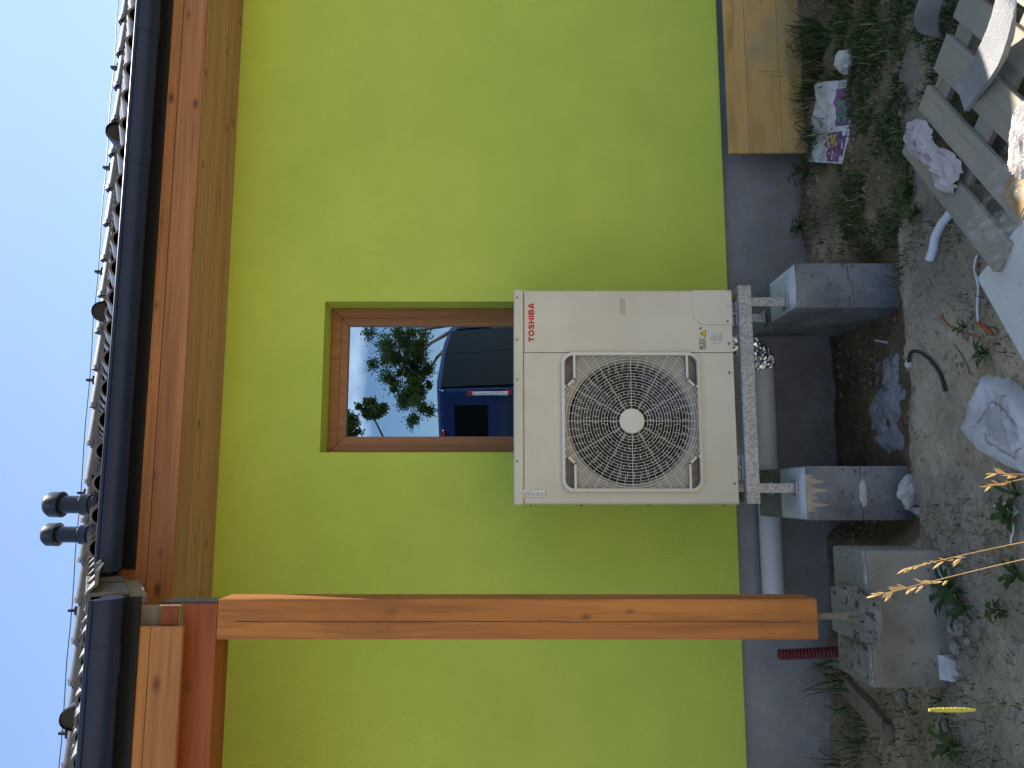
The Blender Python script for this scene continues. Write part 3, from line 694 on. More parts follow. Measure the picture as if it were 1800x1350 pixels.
def stroke_word(x0, x1, z0, z1, y, mt, parent):
    H = z1-z0; T = .25
    def ring(w, h0=0., h1=1.):
        return [(w*.5+(w*.5-T*.5)*math.copysign(abs(math.cos(a))**.72, math.cos(a)), (h0+h1)*.5+((h1-h0)*.5-T*.46)*math.copysign(abs(math.sin(a))**.72, math.sin(a))) for a in [2*math.pi*k/28 for k in range(29)]]
    S_ = [(.74, .73), (.70, .83), (.55, .885), (.40, .885), (.22, .85), (.14, .73), (.20, .61), (.40, .535), (.52, .49), (.70, .40), (.745, .27), (.66, .15), (.48, .115), (.34, .115), (.17, .17), (.12, .28)]
    h = T*.5
    glyph = {'T': (.84, [[(.42, 0), (.42, 1)], [(0, 1-h), (.84, 1-h)]]), 'O': (1.0, [ring(1.0)]), 'S': (.87, [S_]), 'H': (.92, [[(h, 0), (h, 1)], [(.92-h, 0), (.92-h, 1)], [(h, .5), (.92-h, .5)]]),
             'I': (.26, [[(.13, 0), (.13, 1)]]), 'B': (.90, [[(h, 0), (h, 1)], [(h, 1-h), (.6, 1-h), (.73, .86), (.755, .745), (.70, .6), (.56, .53), (h, .53)], [(h, .53), (.58, .53), (.74, .46), (.785, .33), (.74, .18), (.60, h), (h, h)]]), 'A': (.98, [[(.12, 0), (.44, 1)], [(.86, 0), (.54, 1)], [(.2, .27), (.78, .27)]])}
    word = 'TOSHIBA'; gap = .13; tot = sum(glyph[c][0] for c in word)+gap*6; kx = (x1-x0)/tot; cx = 0; n_ = 0
    for ch in word:
        wd, strokes = glyph[ch]; bb = MB()
        for stp in strokes:
            n_ += 1; yy = y-.00012*(n_ % 4); P = [Vector(p) for p in stp]; L_, R_ = [], []
            for i, p in enumerate(P):
                a_ = P[max(i-1, 0)]; c_ = P[min(i+1, len(P)-1)]
                if P[0] == P[-1] and i in (0, len(P)-1): a_, c_ = P[-2], P[1]
                d = (c_-a_).normalized(); nn = Vector((-d.y, d.x))*T*.5; L_.append(p+nn); R_.append(p-nn)
            k = len(P); bb.add([(x0+(cx+p.x)*kx, yy, z0+min(1, max(0, p.y))*H) for p in L_+R_], [(i, i+1, k+i+1, k+i) for i in range(k-1)])
        put('letter', bb, mt, parent, recalc=False); cx += wd+gap
stroke_word(p0.x, p1.x, p0.z, p1.z, AY-.0022, M['red'], sp_)
# refrigerant mark, warning triangle and rating labels
p0 = atY(1236.5, 613, AY); p1 = atY(1229.8, 596, AY); lettering('refrigerant_mark', 'R32', p0.x, p1.x, p0.z, p1.z, AY-.0022, M['black'], sp_, .008)
def frame_lines(bb, x0, x1, z0, z1, y, t=.0009):
    bb.box(x0, x1, y, y+.0003, z1-t, z1); bb.box(x0, x1, y, y+.0003, z0, z0+t); bb.box(x0, x0+t, y, y+.0003, z0+t, z1-t); bb.box(x1-t, x1, y, y+.0003, z0+t, z1-t)
b = MB(); q0 = atY(1241, 614, AY); q1 = atY(1229, 594, AY); frame_lines(b, q0.x, q1.x, q0.z, q1.z, AY-.0022)
for i in range(3): b.box(q0.x+.003, q1.x-.005-.004*i, AY-.0022, AY-.0019, q0.z+.0035+.0032*i, q0.z+.0045+.0032*i)
put('mark_frame', b, M['black'], sp_)
t0 = atY(1240.5, 593, AY); t1 = atY(1229.5, 580, AY); xm = .5*(t0.x+t1.x)
b = MB(); b.add([(t0.x, AY-.0020, t0.z), (t1.x, AY-.0020, t0.z), (xm, AY-.0020, t1.z)], [(0, 1, 2)]); wt = put('warning_triangle', b, M['black'], sp_, recalc=False)
d = .0032; b = MB(); b.add([(t0.x+d*1.5, AY-.0026, t0.z+d*.8), (t1.x-d*1.5, AY-.0026, t0.z+d*.8), (xm, AY-.0026, t1.z-d*1.6)], [(0, 1, 2)]); put('triangle_face', b, M['yellow'], wt, recalc=False)
b = MB(); zc = t0.z+.009; b.box(xm-.0012, xm+.0012, AY-.0034, AY-.0031, zc, zc+.009); b.box(xm-.0012, xm+.0012, AY-.0034, AY-.0031, zc-.0035, zc-.0015); put('exclamation_mark', b, M['black'], wt)
b = MB(); e0 = atY(1233, 579, AY); b.box(e0.x, e0.x+.010, AY-.0026, AY-.0023, e0.z, e0.z+.008); put('small_symbol', b, M['black'], sp_)
def rating(name, pxa, pya, pxb, pyb, cells, par, y):
    a = atY(pxb, pya, AY); c = atY(pxa, pyb, AY); x0, x1, z0, z1 = a.x, c.x, a.z, c.z
    b = MB(); b.box(x0, x1, y, y+.0004, z0, z1); st = put(name, b, M['sticker'], par)
    b = MB(); ch = (z1-z0)/cells
    for i in range(cells):
        za, zb = z0+ch*i, z0+ch*(i+1)-.001; frame_lines(b, x0, x1, za, zb, y-.0006); xd = x0+(x1-x0)*.2; b.box(xd, xd+.0008, y-.0006, y-.0003, za+.001, zb-.001)
        nl = max(3, int(ch/.0042)); 
        for j in range(nl):
            zz = za+.0022+(zb-za-.004)*j/nl; b.box(xd+.0025, x1-.002-RN.random()*.012, y-.0006, y-.0003, zz, zz+.0012)
        b.box(x0+.0025, x0+.006, y-.0006, y-.0003, .5*(za+zb)-.002, .5*(za+zb)+.002)
    put('small_print', b, M['black'], st)
    return st
rating('rating_label', 1247, 604, 1269, 585.5, 2, sp_, AY-.0016)
rating('rating_label', 917.5, 874.5, 960, 861, 3, fp, AY-.0008)
# mounting feet
for px in (.06, .80):
    b = MB(); b.box(px, px+.12, AY+.03, AY+.055, .6635, .6895); b.box(px, px+.12, AY+.0, AY+.055, .6635, .6685); b.tube([(px+.06, AY+.018, .66), (px+.06, AY+.018, .683)], .007, 8); put('foot', b, M['galv'], hp, bevel=.001)
for px in (.06, .80):
    b = MB(); b.box(px, px+.12, AB-.05, AB-.02, .6635, .6895); put('foot', b, M['galv'], hp, bevel=.001)

# ------------------------------------------------------------------ steel stand and pedestals
stand = thing('steel_stand', 'galvanised steel stand carrying the heat pump on two concrete piers', 'stand', (.46, -.5, .42))
def rail(y0, y1):
    bb = MB(); bb.box(-.05, .99, y0, y0+.004, .6, .659); bb.box(-.05, .99, y0, y1, .659, .663); bb.box(-.05, .99, y0+.0041, y1, .6, .604); return bb
put('rail', rail(-.70, -.655), M['galv'], stand, bevel=.001); put('rail', rail(-.36, -.315), M['galv'], stand, bevel=.001)
for x in (-.046, .935):
    b = MB(); b.box(x, x+.05, -.654, -.361, .606, .657); put('cross_bar', b, M['galv'], stand, bevel=.002)
for x in (.022, .913):
    for y in (-.678, -.338):
        b = MB(); b.box(x-.022, x+.022, y-.004, y+.0, .432, .5995); b.box(x-.004, x+.004, y, y+.035, .432, .5995); put('leg', b, M['galv'], stand, bevel=.001)
        b = MB(); b.box(x-.034, x+.034, y-.02, y+.05, .4235, .4315); put('base_plate', b, M['galv'], stand, bevel=.001)
def pier(name, label, x0, x1, grp):
    t = thing(name, label, 'concrete pier', (.5*(x0+x1), -.42, -.12), grp)
    for z0, z1 in ((-.3, .149), (.151, .405)):
        b = MB(); b.box(x0, x1, -.75, -.06, z0, z1); o = put('block', b, M['conc'], t, bevel=.006)
    return t
pr_r = pier('pier', 'stacked grey concrete block pier under the valve side of the heat pump', .868, 1.085, 'piers under the heat pump')
pr_l = pier('pier', 'stacked grey concrete block pier nearer the wooden post, filler in its joint', -.124, .122, 'piers under the heat pump')
def mortarcap(t, x0, x1, y0, y1, nm='mortar_cap', z=.4055, seed=0, mt='mortar', h=.016):
    def fn(u, v):
        x = x0+(x1-x0)*u; y = y0+(y1-y0)*v; e = min(u, 1-u, v, 1-v)
        dx = .012*nz(x*9+seed, y*9, seed); dy = .02*nz(x*7, y*7+seed, 3)
        return (x+dx*(1-2*abs(u-.5)), y+dy*(.3 if v > .5 else 1), z+h*smooth(0, .14, e)+.003*nz(x, y, seed, 30)*smooth(0, .1, e))
    b = MB(); b.sheet(fn, 20, 24); return put(nm, b, M[mt], t, smoothed=True, recalc=False)
mortarcap(pr_r, .872, 1.078, -.752, -.40, seed=3); mortarcap(pr_l, -.118, .118, -.752, -.42, seed=8)
# sandy mortar run and joint filler
b = MB(); NN = 70; pts = [(-.085+.17*i/NN, .385-.10*max(0, nz(i*.115, 0, 4.2)+.12)**1.0-.03*abs(nz(i*.45, 3, 1))) for i in range(NN+1)]
b.add([(-.085+.17*i/NN, -.7538, .4055) for i in range(NN+1)]+[(x, -.7512, z) for x, z in pts], [(i, i+1, NN+2+i, NN+1+i) for i in range(NN)]); put('mortar_run', b, M['mortar_y'], pr_l, recalc=False)
def lump(c, sx, sy_, sz, seed, amp=.25, sub=3, fs=2.2):
    bm = bmesh.new(); bmesh.ops.create_icosphere(bm, subdivisions=sub, radius=1); b = MB(); vs = []
    for v in bm.verts:
        p = v.co.copy(); n1 = noise.noise(p*fs+Vector((seed, seed*.7, 0))); n2 = noise.noise(p*fs*3+Vector((0, seed, 0)))
        vor = noise.voronoi(p*1.3+Vector((seed, 0, seed)))[0][0]
        p *= 1+amp*n1+amp*.35*n2-.25*amp*vor; vs.append((c[0]+p.x*sx, c[1]+p.y*sy_, c[2]+p.z*sz))
    b.add(vs, [tuple(q.index for q in f.verts) for f in bm.faces]); bm.free(); return b
b = lump((.0, -.75, .145), .062, .012, .018, 4, .4, 4, 3); put('joint_filler', b, M['rock_w'], pr_l, smoothed=True)
b = lump((.965, -.75, .146), .05, .008, .012, 9, .4, 4, 3); put('joint_filler', b, M['rock_g'], pr_r, smoothed=True)
# pipes behind
pp = tag(put('drain_pipe', MB().tube([(-.62, -.06, .349), (.7, -.06, .349)], .0585, 32), M['pvc'], smoothed=True, org=(0, -.06, .349)), 'pale grey plastic pipe running along the plinth behind the unit', 'pipe')
fl = thing('insulated_hose', 'crinkled silver foil wrapped hose hanging behind the steel rail', 'hose', (.75, -.2, .3))
path = [(.70, -.075, .345), (.74, -.09, .36), (.775, -.13, .41), (.785, -.19, .5), (.785, -.22, .62), (.785, -.25, .70)]
P2 = []
for i in range(len(path)-1):
    for k in range(14): P2.append(Vector(path[i]).lerp(Vector(path[i+1]), k/14))
b = MB(); b.tube(P2, .058, 26)
b.v = [v+Vector((nz(v.x, v.y, v.z, 75), nz(v.y, v.z, v.x, 75), nz(v.z, v.x, v.y, 75)))*.020 for v in b.v]
put('foil_sleeve', b, M['foil'], fl)

# ------------------------------------------------------------------ footing under the post
ft = thing('post_footing', 'large pale concrete footing block under the wooden porch post', 'footing', (-.49, -.95, 0))
b = MB(); b.box(-.765, -.232, -1.12, -.79, -.25, .318); put('block', b, M['conc2'], ft, bevel=.012)
mortarcap(ft, -.74, -.60, -1.084, -.82, 'rough_fill', .3185, 5, 'pits', .014)
mortarcap(ft, -.40, -.255, -1.085, -.82, 'smooth_fill', .3185, 6, 'conc2', .009)
for x0_, x1_ in ((-.762, -.60), (-.40, -.236)): mortarcap(ft, x0_, x1_, -1.121, -1.085, 'pale_edge', .3186, 3, 'palec', .004)
b = MB(); b.obox(Vector((-.588, -1.238, .320)), (.180, -.012, .004), (.020, .262, .070), (0, -.006, .026)); put('levelling_plate', b, M['pits'], ft, bevel=.006)
b = lump((-.49, -1.0, .335), .10, .14, .045, 12, .35, 4, 2.5); put('packing_mortar', b, M['pits'], ft, smoothed=True)
b = MB(); b.tube([(-.80, -.22, -.1), (-.803, -.24, .1), (-.795, -.25, .27), (-.795, -.25, .395)], .028, 14)
rpip = MB(); ph = [(-.81, -.25, -.1+.0045*i) for i in range(112)]
rpip.tube([(x+.02*(1-smooth(-.1, .4, z)), y, z) for x, y, z in ph], [.0255+.0035*math.sin(i*1.57) for i in range(112)], 16)
tag(put('corrugated_pipe', rpip, M['redpipe'], smoothed=True, org=(-.81, -.25, 0)), 'dark red corrugated plastic pipe standing out of the ground by the plinth', 'pipe')

# ------------------------------------------------------------------ leaning board on the right
bd = thing('shuttering_panel', 'yellow three-ply shuttering board leaning on the plinth', 'board', (2.6, -.05, 0))
xb = 1.928
for i, (z0, z1) in enumerate(((.385, .506), (.19, .384), (-.02, .189))):
    b = MB(); n = 2
    def P(x, z, t): return Vector((x+(.5-z)*.035*(1 if x < 2 else 0), -.07+(z-.5)*.06*-1-.022*t-.03, z))
    q = [(xb, z0), (xb+2.0, z0), (xb+2.0, z1-.0006), (xb, z1-.0006)]
    b.add([P(x, z, 1) for x, z in q]+[P(x, z, 0) for x, z in q], [(0, 1, 2, 3), (7, 6, 5, 4), (0, 4, 5, 1), (1, 5, 6, 2), (2, 6, 7, 3), (3, 7, 4, 0)]); put('lamella', b, M['board'], bd, bevel=.001)

# ------------------------------------------------------------------ pallet and what lies on it
PO = Vector((1.389, -1.295, 0)); PS = Vector((-.785, -.62, 0)).normalized(); PE = Vector((.62, -.785, 0)).normalized(); UP = Vector((0, 0, 1))
def pt(s, e, z): return PO+PS*s+PE*e+UP*z
pal = thing('pallet', 'weathered grey wooden pallet with gaps between its slats', 'pallet', pt(.4, .5, 0))
def pwood(name, s0, s1, e0, e1, z0, z1, cham=False):
    # local X runs along the grain
    L_, W_, H_ = s1-s0, e1-e0, z1-z0
    bb = MB()
    if cham: bb.prism([(0, 0), (L_, 0), (L_, W_), (0, W_)], 'Z', 0, H_)
    else: bb.box(0, L_, 0, W_, 0, H_)
    me = bb.mesh(name, (0, 0, 0), [M['pallet']], bevel=.003)
    o = bpy.data.objects.new(name, me); C.objects.link(o); o.parent = pal; o.location = pt(s0, e0, z0)-worg(pal); o.rotation_euler = (RN.uniform(-.006, .006), RN.uniform(-.004, .004), math.atan2(PS.y, PS.x)+RN.uniform(-.008, .008))
    return o
Rm = Matrix.Rotation(math.atan2(PS.y, PS.x), 3, 'Z')
flip = (Rm @ Vector((0, 1, 0))).dot(PE) < 0
for e0, wdt in ((0, .115), (.182, .10), (.342, .13), (.53, .10), (.69, .12), (.87, .10), (1.03, .12)):
    # rotated frame's y points against PE when flipped, so start from the far edge
    e = e0+wdt if flip else e0
    o = pwood('slat', 0, .84, e, e+wdt, .122, .144)
for s0 in (.0, .35, .70):
    L_ = 1.16; bb = MB(); bb.box(0, L_, 0, .11, 0, .022); me = bb.mesh('stringer', (0, 0, 0), [M['pallet']], bevel=.003)
    o = bpy.data.objects.new('stringer', me); C.objects.link(o); o.parent = pal; an = math.atan2(PE.y, PE.x); o.rotation_euler = (0, 0, an)
    yv = Matrix.Rotation(an, 3, 'Z') @ Vector((0, 1, 0)); base = pt(s0+.015, 0, .099); 
    if yv.dot(PS) < 0: base = pt(s0+.125, 0, .099)
    o.location = base-worg(pal)
    for e0 in (.0, .5, 1.03):
        e = e0+.12 if flip else e0
        pwood('spacer_block', s0+.012, s0+.128, e, e+.12, .021, .099)
for e0 in (0, .5, 1.03):
    e = e0+.11 if flip else e0
    pwood('bottom_board', 0, .84, e, e+.11, -.002, .020)
# rag
def ragf(u, v):
    s = .02+.44*u; wv = .058+.02*math.sin(u*9)+.02*nz(u*5, 1, 1)
    e = .115+.05*u*0+(v-.5)*2*wv*(.55+.45*math.sin(math.pi*min(1, max(0, u*.96+.03)))**.5)+.012*nz(u*6, v*3, 2)
    z = .147+.030*math.sin(math.pi*v)**.7*math.sin(math.pi*u)**.35+.034*abs(nz(u*6+v*3, v*3-u*2, 5))+.014*abs(nz(u*15+v*7+3*nz(u*5, v*3, 1), v*4, 9))+.004*abs(nz(u*34, v*16, 3))+.008*math.sin(u*22+v*9+5*nz(u*4, v*4, 2))*math.sin(math.pi*v)
    return pt(s, e, max(.146, z))
b = MB(); b.sheet(ragf, 170, 70); tag(put('rag', b, M['rag'], smoothed=True, recalc=False, org=pt(.28, .12, .145)), 'crumpled dirty white cloth bunched on the outer pallet slats', 'rag')
# foam strip: a ribbon along the pallet
def ribbon(ctrl, wv, th, n=70):
    """ctrl: list of (point, side vector)"""
    def cr(pts, t):
        k = min(int(t*(len(pts)-1)), len(pts)-2); f = t*(len(pts)-1)-k
        p0, p1, p2, p3 = pts[max(k-1, 0)], pts[k], pts[k+1], pts[min(k+2, len(pts)-1)]
        return .5*((2*p1)+(p2-p0)*f+(2*p0-5*p1+4*p2-p3)*f*f+(3*p1-p0-3*p2+p3)*f**3)
    P = [Vector(c[0]) for c in ctrl]; S = [Vector(c[1]).normalized() for c in ctrl]; vs = []
    for i in range(n+1):
        t = i/n; p = cr(P, t); d = (cr(P, min(1, t+.01))-cr(P, max(0, t-.01))).normalized(); s = cr(S, t).normalized(); nn = d.cross(s).normalized()
        for a, h in ((-.5, -.5), (-.17, -.5), (.17, -.5), (.5, -.5), (.5, .5), (.17, .5), (-.17, .5), (-.5, .5)): vs.append(p+s*wv*a+nn*th*h+nn*.0025*nz(i*.4, a*5, h))
    b_ = MB(); b_.add(vs, [(i*8+k, i*8+(k+1) % 8, (i+1)*8+(k+1) % 8, (i+1)*8+k) for i in range(n) for k in range(8)]+[tuple(range(8)), tuple(n*8+k for k in range(8))]); return b_
c1 = [(atZ(1692, 172, .153), (.95, .3, 0)), (atZ(1704, 155, .155), (.95, .3, 0)), (atZ(1730, 118, .19), (.93, .36, .05)), (atZ(1752, 75, .235), (.95, .3, .1)), (atZ(1768, 20, .26), (.97, .2, .12)), (atZ(1778, -50, .24), (.97, .2, .1)), (atZ(1785, -140, .19), (.97, .2, 0))]
b = ribbon(c1, .125, .018); tag(put('foam_strip', b, M['felt'], smoothed=True, org=pt(.3, .5, .15)), 'thick grey foam strip arching across the pallet slats, partly sunlit', 'foam strip')
c2 = [(atZ(1655, -60, .20), (.1, .5, .8)), (atZ(1645, -20, .2), (.1, .6, .7)), (atZ(1630, 18, .17), (.1, .5, .75)), (atZ(1630, 46, .10), (.3, .3, .8)), (atZ(1642, 62, .05), (.4, .2, .8)), (atZ(1655, 62, .02), (.4, .1, .8))]
b = ribbon(c2, .085, .014, 40); tag(put('foam_strip', b, M['felt'], smoothed=True, org=pt(-.1, .5, .02)), 'end of grey foam strip curling off the pallet into the grass', 'foam strip')
# roll
rc = Vector((.955, -2.37, .144+.13)); ra = Vector((.62, -.70, .30)).normalized(); ru = ra.orthogonal().normalized(); rv = ra.cross(ru)
def rollf(R0, R1, l0, l1, rib):
    b_ = MB(); n = 72
    def fn(u, v):
        a = 2*math.pi*u; R = R0+(R1-R0)*v; l = l0+(l1-l0)*v
        if rib: R += .004*math.sin(a*46+v*9+3*nz(v*3, a, 1))*(1-smooth(.9, 1, v))+.004*nz(a*2, v*6, 2)
        return rc+ru*R*math.cos(a)+rv*R*math.sin(a)+ra*l
    b_.sheet(fn, n*3 if rib else n, 14 if rib else 2); return b_
roll = thing('tape_roll', 'large ribbed pale roll lying on its side on the pallet, in sunlight', 'roll', tuple(rc-Vector((0, 0, .125))))
b = rollf(.125, .125, -.09, .06, True); put('wound_layers', b, M['roll'], roll, smoothed=True, recalc=False)
b = rollf(.125, .095, .06, .066, False); b.v += []; put('rim', b, M['roll'], roll, smoothed=True, recalc=False)
b = rollf(.095, .09, .066, -.09, False); put('core_tube', b, M['card'], roll, smoothed=True, recalc=False)
# cardboard corner and stretch film at the pallet's near corner
b = MB(); o = pt(.70, .20, .1445); b.obox(o, PS*.13, PE*.16, UP*.004); b.obox(o+PS*.13, PS*.004, PE*.16, UP*-.09); tag(put('cardboard_corner', b, M['card'], bevel=.001, org=o), 'brown cardboard corner piece folded over the near end of the pallet', 'cardboard')
def filmf(u, v):
    s = .62+.24*u; e = .02+.42*v; z = .152+.010*nz(u*7, v*9, 1)+.006*math.sin(v*40+u*6)
    if u > .82: z -= (u-.82)*.5
    return pt(s+.02*nz(v*5, u, 4), e, z)
b = MB(); b.sheet(filmf, 26, 40); tag(put('stretch_film', b, M['film'], smoothed=True, recalc=False, org=pt(.75, .2, .15)), 'clear wrinkled stretch film lying over the near end of the pallet', 'plastic film')
# pale block leaning beside the pallet
p0 = Vector((.752, -1.655, .105)); d1 = Vector((-.875, -.47, -.05)); d2 = Vector((.30, -.92, .10)).normalized()
b = MB(); b.obox(p0, d1*.55, d2*.5, d1.cross(d2).normalized()*(-.10 if d1.cross(d2).z > 0 else .10)); o = put('aerated_block', b, M['aac'], bevel=.006, org=p0)
tag(o, 'pale grey aerated concrete slab with pitted surface beside the pallet', 'concrete slab')

# ------------------------------------------------------------------ loose things on the ground
def onz(px, py): 
    p = atZ(px, py, 0)
    for _ in range(4): p = atZ(px, py, gh(p.x, p.y))
    return p
# set bag of plaster
bc = onz(1768, 745)
def bagf(u, v, lift=0):
    a = 2*math.pi*u; out_ = [(1682, 755), (1700, 700), (1728, 658), (1762, 664), (1800, 690), (1835, 745), (1830, 800), (1800, 838), (1765, 822), (1715, 795)]
    t = u*len(out_); k = int(t) % len(out_); f = t-int(t); f = f*f*(3-2*f)*.5+f*.5
    q = Vector(out_[k]).lerp(Vector(out_[(k+1) % len(out_)]), f); e = atZ(q.x, q.y, .02); c = atZ(1766, 748, .08)
    p = c.lerp(e, v); h = .075*(1-v**7)+.016*nz(p.x, p.y, 3, 6)+.008*abs(nz(p.x, p.y, 1, 18))+.004*nz(p.x, p.y, 1, 45)
    dd = abs(v-.62); h -= .010*math.exp(-(dd/.05)**2)*(.5+.5*math.sin(a*1.5+1))
    return Vector((p.x, p.y, gh(p.x, p.y)-.005+max(0, h)+lift))
plb = thing('plaster_bag', 'burst white bag of hardened grey plaster lying on the soil', 'plaster bag', (bc.x, bc.y, gh(bc.x, bc.y)))
b = MB(); b.sheet(lambda u, v: bagf(u, v), 80, 26); put('bag_skin', b, M['bagskin'], plb, smoothed=True, recalc=False)
b = MB(); b.sheet(lambda u, v: bagf(u, v*(.60+.16*nz(math.cos(u*6.283)*1.5, math.sin(u*6.283)*1.5, 2)+.06*nz(math.cos(u*6.283)*6, math.sin(u*6.283)*6, 7)), .004*(1-v**3)-.0025), 110, 30); put('hardened_plaster', b, M['bagcore'], plb, smoothed=True, recalc=False)
for (ua, ub, va, vb, sd) in ((.02, .52, .50, .34, 3), (.30, .36, .30, .80, 7), (.62, .95, .70, .45, 9)):
    b = MB(); n_ = 40; L_ = []
    for i in range(n_+1):
        f = i/n_; u_ = (ua+(ub-ua)*f+.012*nz(f*9, sd, 1)) % 1; v_ = va+(vb-va)*f+.05*nz(f*7, sd, 4)+.02*nz(f*25, sd, 2)
        L_.append(bagf(u_, v_, .0062))
    vs_ = []
    for i, p in enumerate(L_):
        d = (L_[min(i+1, n_)]-L_[max(i-1, 0)]).normalized(); sdv = Vector((-d.y, d.x, 0))*(.0012+.0022*abs(nz(i*.3, sd, 5))); vs_ += [p-sdv, p+sdv]
    b.add(vs_, [(2*i, 2*i+1, 2*i+3, 2*i+2) for i in range(n_)]); put('crack', b, M['recess'], plb, recalc=False)
# cement spill in the pit
def spill(u, v):
    a = 2*math.pi*u; c = Vector((.43, -.57, 0)); R = .30+.03*nz(math.cos(a), math.sin(a), 2, 1.4)
    x = c.x+R*v*math.cos(a)*1.05; y = c.y+R*v*math.sin(a)*.92; x = max(.125, min(.866, x))
    return (x, y, gh(x, y)-.020+.034*(1-v**2)+.020*nz(x, y, 3, 7)+.012*nz(x, y, 5, 18))
b = MB(); b.sheet(spill, 120, 50); tag(put('cement_spill', b, M['spill'], smoothed=True, recalc=False, org=(.4, -.56, -.08)), 'hardened pale cement spill in the hollow between the two piers', 'cement spill')
# empty packaging bag
pa, pb_, pc, pd = (onz(1437, 150), onz(1490, 140), onz(1482, 288), onz(1428, 284))
def bagsurf(u, v, lift=0):
    p = pa.lerp(pb_, v).lerp(pd.lerp(pc, v), u); w2 = math.sin(math.pi*v)
    p = p+Vector((.0, -.06*math.sin(math.pi*u)*v, 0))
    h = .055*w2**.6*(.6+.4*math.sin(math.pi*u))+.014*nz(u*5, v*4, 3)+.007*nz(u*13, v*11, 1)+.012*max(0, nz(u*3.2, v*2.2, 8))
    h += .03*max(0, 1-u*6)*w2
    return Vector((p.x, p.y, gh(p.x, p.y)+max(.004, h)+lift))
pk = thing('paper_bag', 'torn white and purple paper bag lying in the grass by the yellow board', 'bag', (.5*(pa.x+pc.x), .5*(pa.y+pc.y), gh(1.95, -.45)))
b = MB(); b.sheet(lambda u, v: bagsurf(u, v), 50, 36); put('paper', b, M['paper'], pk, smoothed=True, recalc=False)
def patch(nm, mt, u0, u1, v0, v1, l=.0012, nu=24, nv=8, wob=.02):
    bb = MB(); bb.sheet(lambda a, c: bagsurf(u0+(u1-u0)*a, min(1, v0+(v1-v0)*c+wob*nz(a*6, c, 2)*(1-c)), l), nu, nv); return put(nm, bb, mt, pk, smoothed=True, recalc=False)
patch('printed_border', M['purple'], .12, .60, .80, .995); patch('printed_border', M['purple'], .66, .98, .58, .98, wob=.12); patch('printed_border', M['purple'], .03, .2, .02, .14)
patch('printed_border', M['purple'], .74, .97, .01, .13)
patch('printed_leaf', M['yellow_p'], .69, .83, .66, .82, .0022, wob=.05); patch('printed_leaf', M['yellow_p'], .13, .24, .05, .12, .0022)
def surf_text(nm, txt, mt, u0, u1, v0, v1, rot=False):
    cu = bpy.data.curves.new(nm, 'FONT'); cu.body = txt; cu.offset = .03; cu.resolution_u = 3; ob = bpy.data.objects.new(nm, cu); C.objects.link(ob)
    dg = bpy.context.evaluated_depsgraph_get(); dg.update(); me = bpy.data.meshes.new_from_object(ob.evaluated_get(dg)); bpy.data.objects.remove(ob)
    vx = [v.co.x for v in me.vertices]; vy = [v.co.y for v in me.vertices]; ax, bx, ay, by = min(vx), max(vx), min(vy), max(vy)
    bb = MB(); bb.add([bagsurf(u1-(v.co.x-ax)/(bx-ax)*(u1-u0), v1-(v.co.y-ay)/(by-ay)*(v1-v0), .0035) for v in me.vertices], [tuple(p.vertices) for p in me.polygons]); bpy.data.meshes.remove(me)
    return put(nm, bb, mt, pk, recalc=False)
surf_text('printed_letters', 'OLA', M['green_p'], .28, .58, .84, .96)
# stones, rubble and shards, each where it lies
def stone(name, label, px, py, sx, sy_, sz, mt, seed, amp=.3, up=.55, cat='stone', rot=0, flat=False, grp=None):
    p = onz(px, py); bb = lump((0, 0, 0), sx, sy_, sz, seed, amp, 3 if sx < .03 else 4)
    R_ = Matrix.Rotation(rot, 3, 'Z') @ Matrix.Rotation(.25*math.sin(seed*3), 3, 'X'); bb.v = [R_ @ v+Vector((p.x, p.y, gh(p.x, p.y)+sz*up)) for v in bb.v]
    return tag(put(name, bb, M[mt], None, org=(p.x, p.y, gh(p.x, p.y)), smoothed=not flat), label, cat, grp)
def slabby(name, label, px, py, pts, th, mt, cat, tilt=(0, 0), seed=1):
    """angular chunk: outline of pixels extruded down, roughened"""
    P = [onz(a, c) for a, c in pts]; c0 = sum(P, Vector())/len(P); bb = MB(); n = len(P); top, bot = [], []
    for p in P:
        d = p-c0; z = gh(c0.x, c0.y)+th+d.x*tilt[0]+d.y*tilt[1]
        top.append(Vector((c0.x+d.x*.95, c0.y+d.y*.95, z))); bot.append(Vector((p.x, p.y, gh(p.x, p.y)-.01)))
    bb.add(top+bot, [tuple(range(n)), tuple(range(n, 2*n))[::-1]]+[(i, (i+1) % n, n+(i+1) % n, n+i) for i in range(n)])
    return tag(put(name, bb, M[mt], None, org=(c0.x, c0.y, gh(c0.x, c0.y)), bevel=min(.008, th*.3)), label, cat)
rk = onz(1497, 108); bb = lump((rk.x, rk.y, gh(rk.x, rk.y)+.035), .06, .05, .055, 21, .35, 3, 1.2); tag(put('white_stone', bb, M['rock_w'], org=(rk.x, rk.y, gh(rk.x, rk.y))), 'pale white stone lying in the grass near the torn paper bag', 'stone')
ck = Vector((.012, -.84, gh(.012, -.84))); bb = lump((0, 0, 0), .082, .035, .055, 33, .35, 4, 1.4); Rr = Matrix.Rotation(rad(18), 3, 'Y'); bb.v = [Rr @ v+ck+Vector((0, 0, .04)) for v in bb.v]
tag(put('rubble_chunk', bb, M['rock_w'], org=ck), 'broken off-white rubble chunk leaning on the foot of the pier', 'rubble')
slabby('plaster_shard', 'thin white plaster shard on the soil just below the rubble chunk', 0, 0, [(1603, 893), (1611, 888), (1622, 900), (1628, 915), (1618, 910)], .008, 'shard', 'shard')
slabby('plaster_shard', 'large white plaster shard at the right front corner of the footing', 0, 0, [(1640, 1000), (1655, 993), (1672, 998), (1676, 1016), (1655, 1020), (1645, 1012)], .02, 'shard', 'shard', (0, .3))
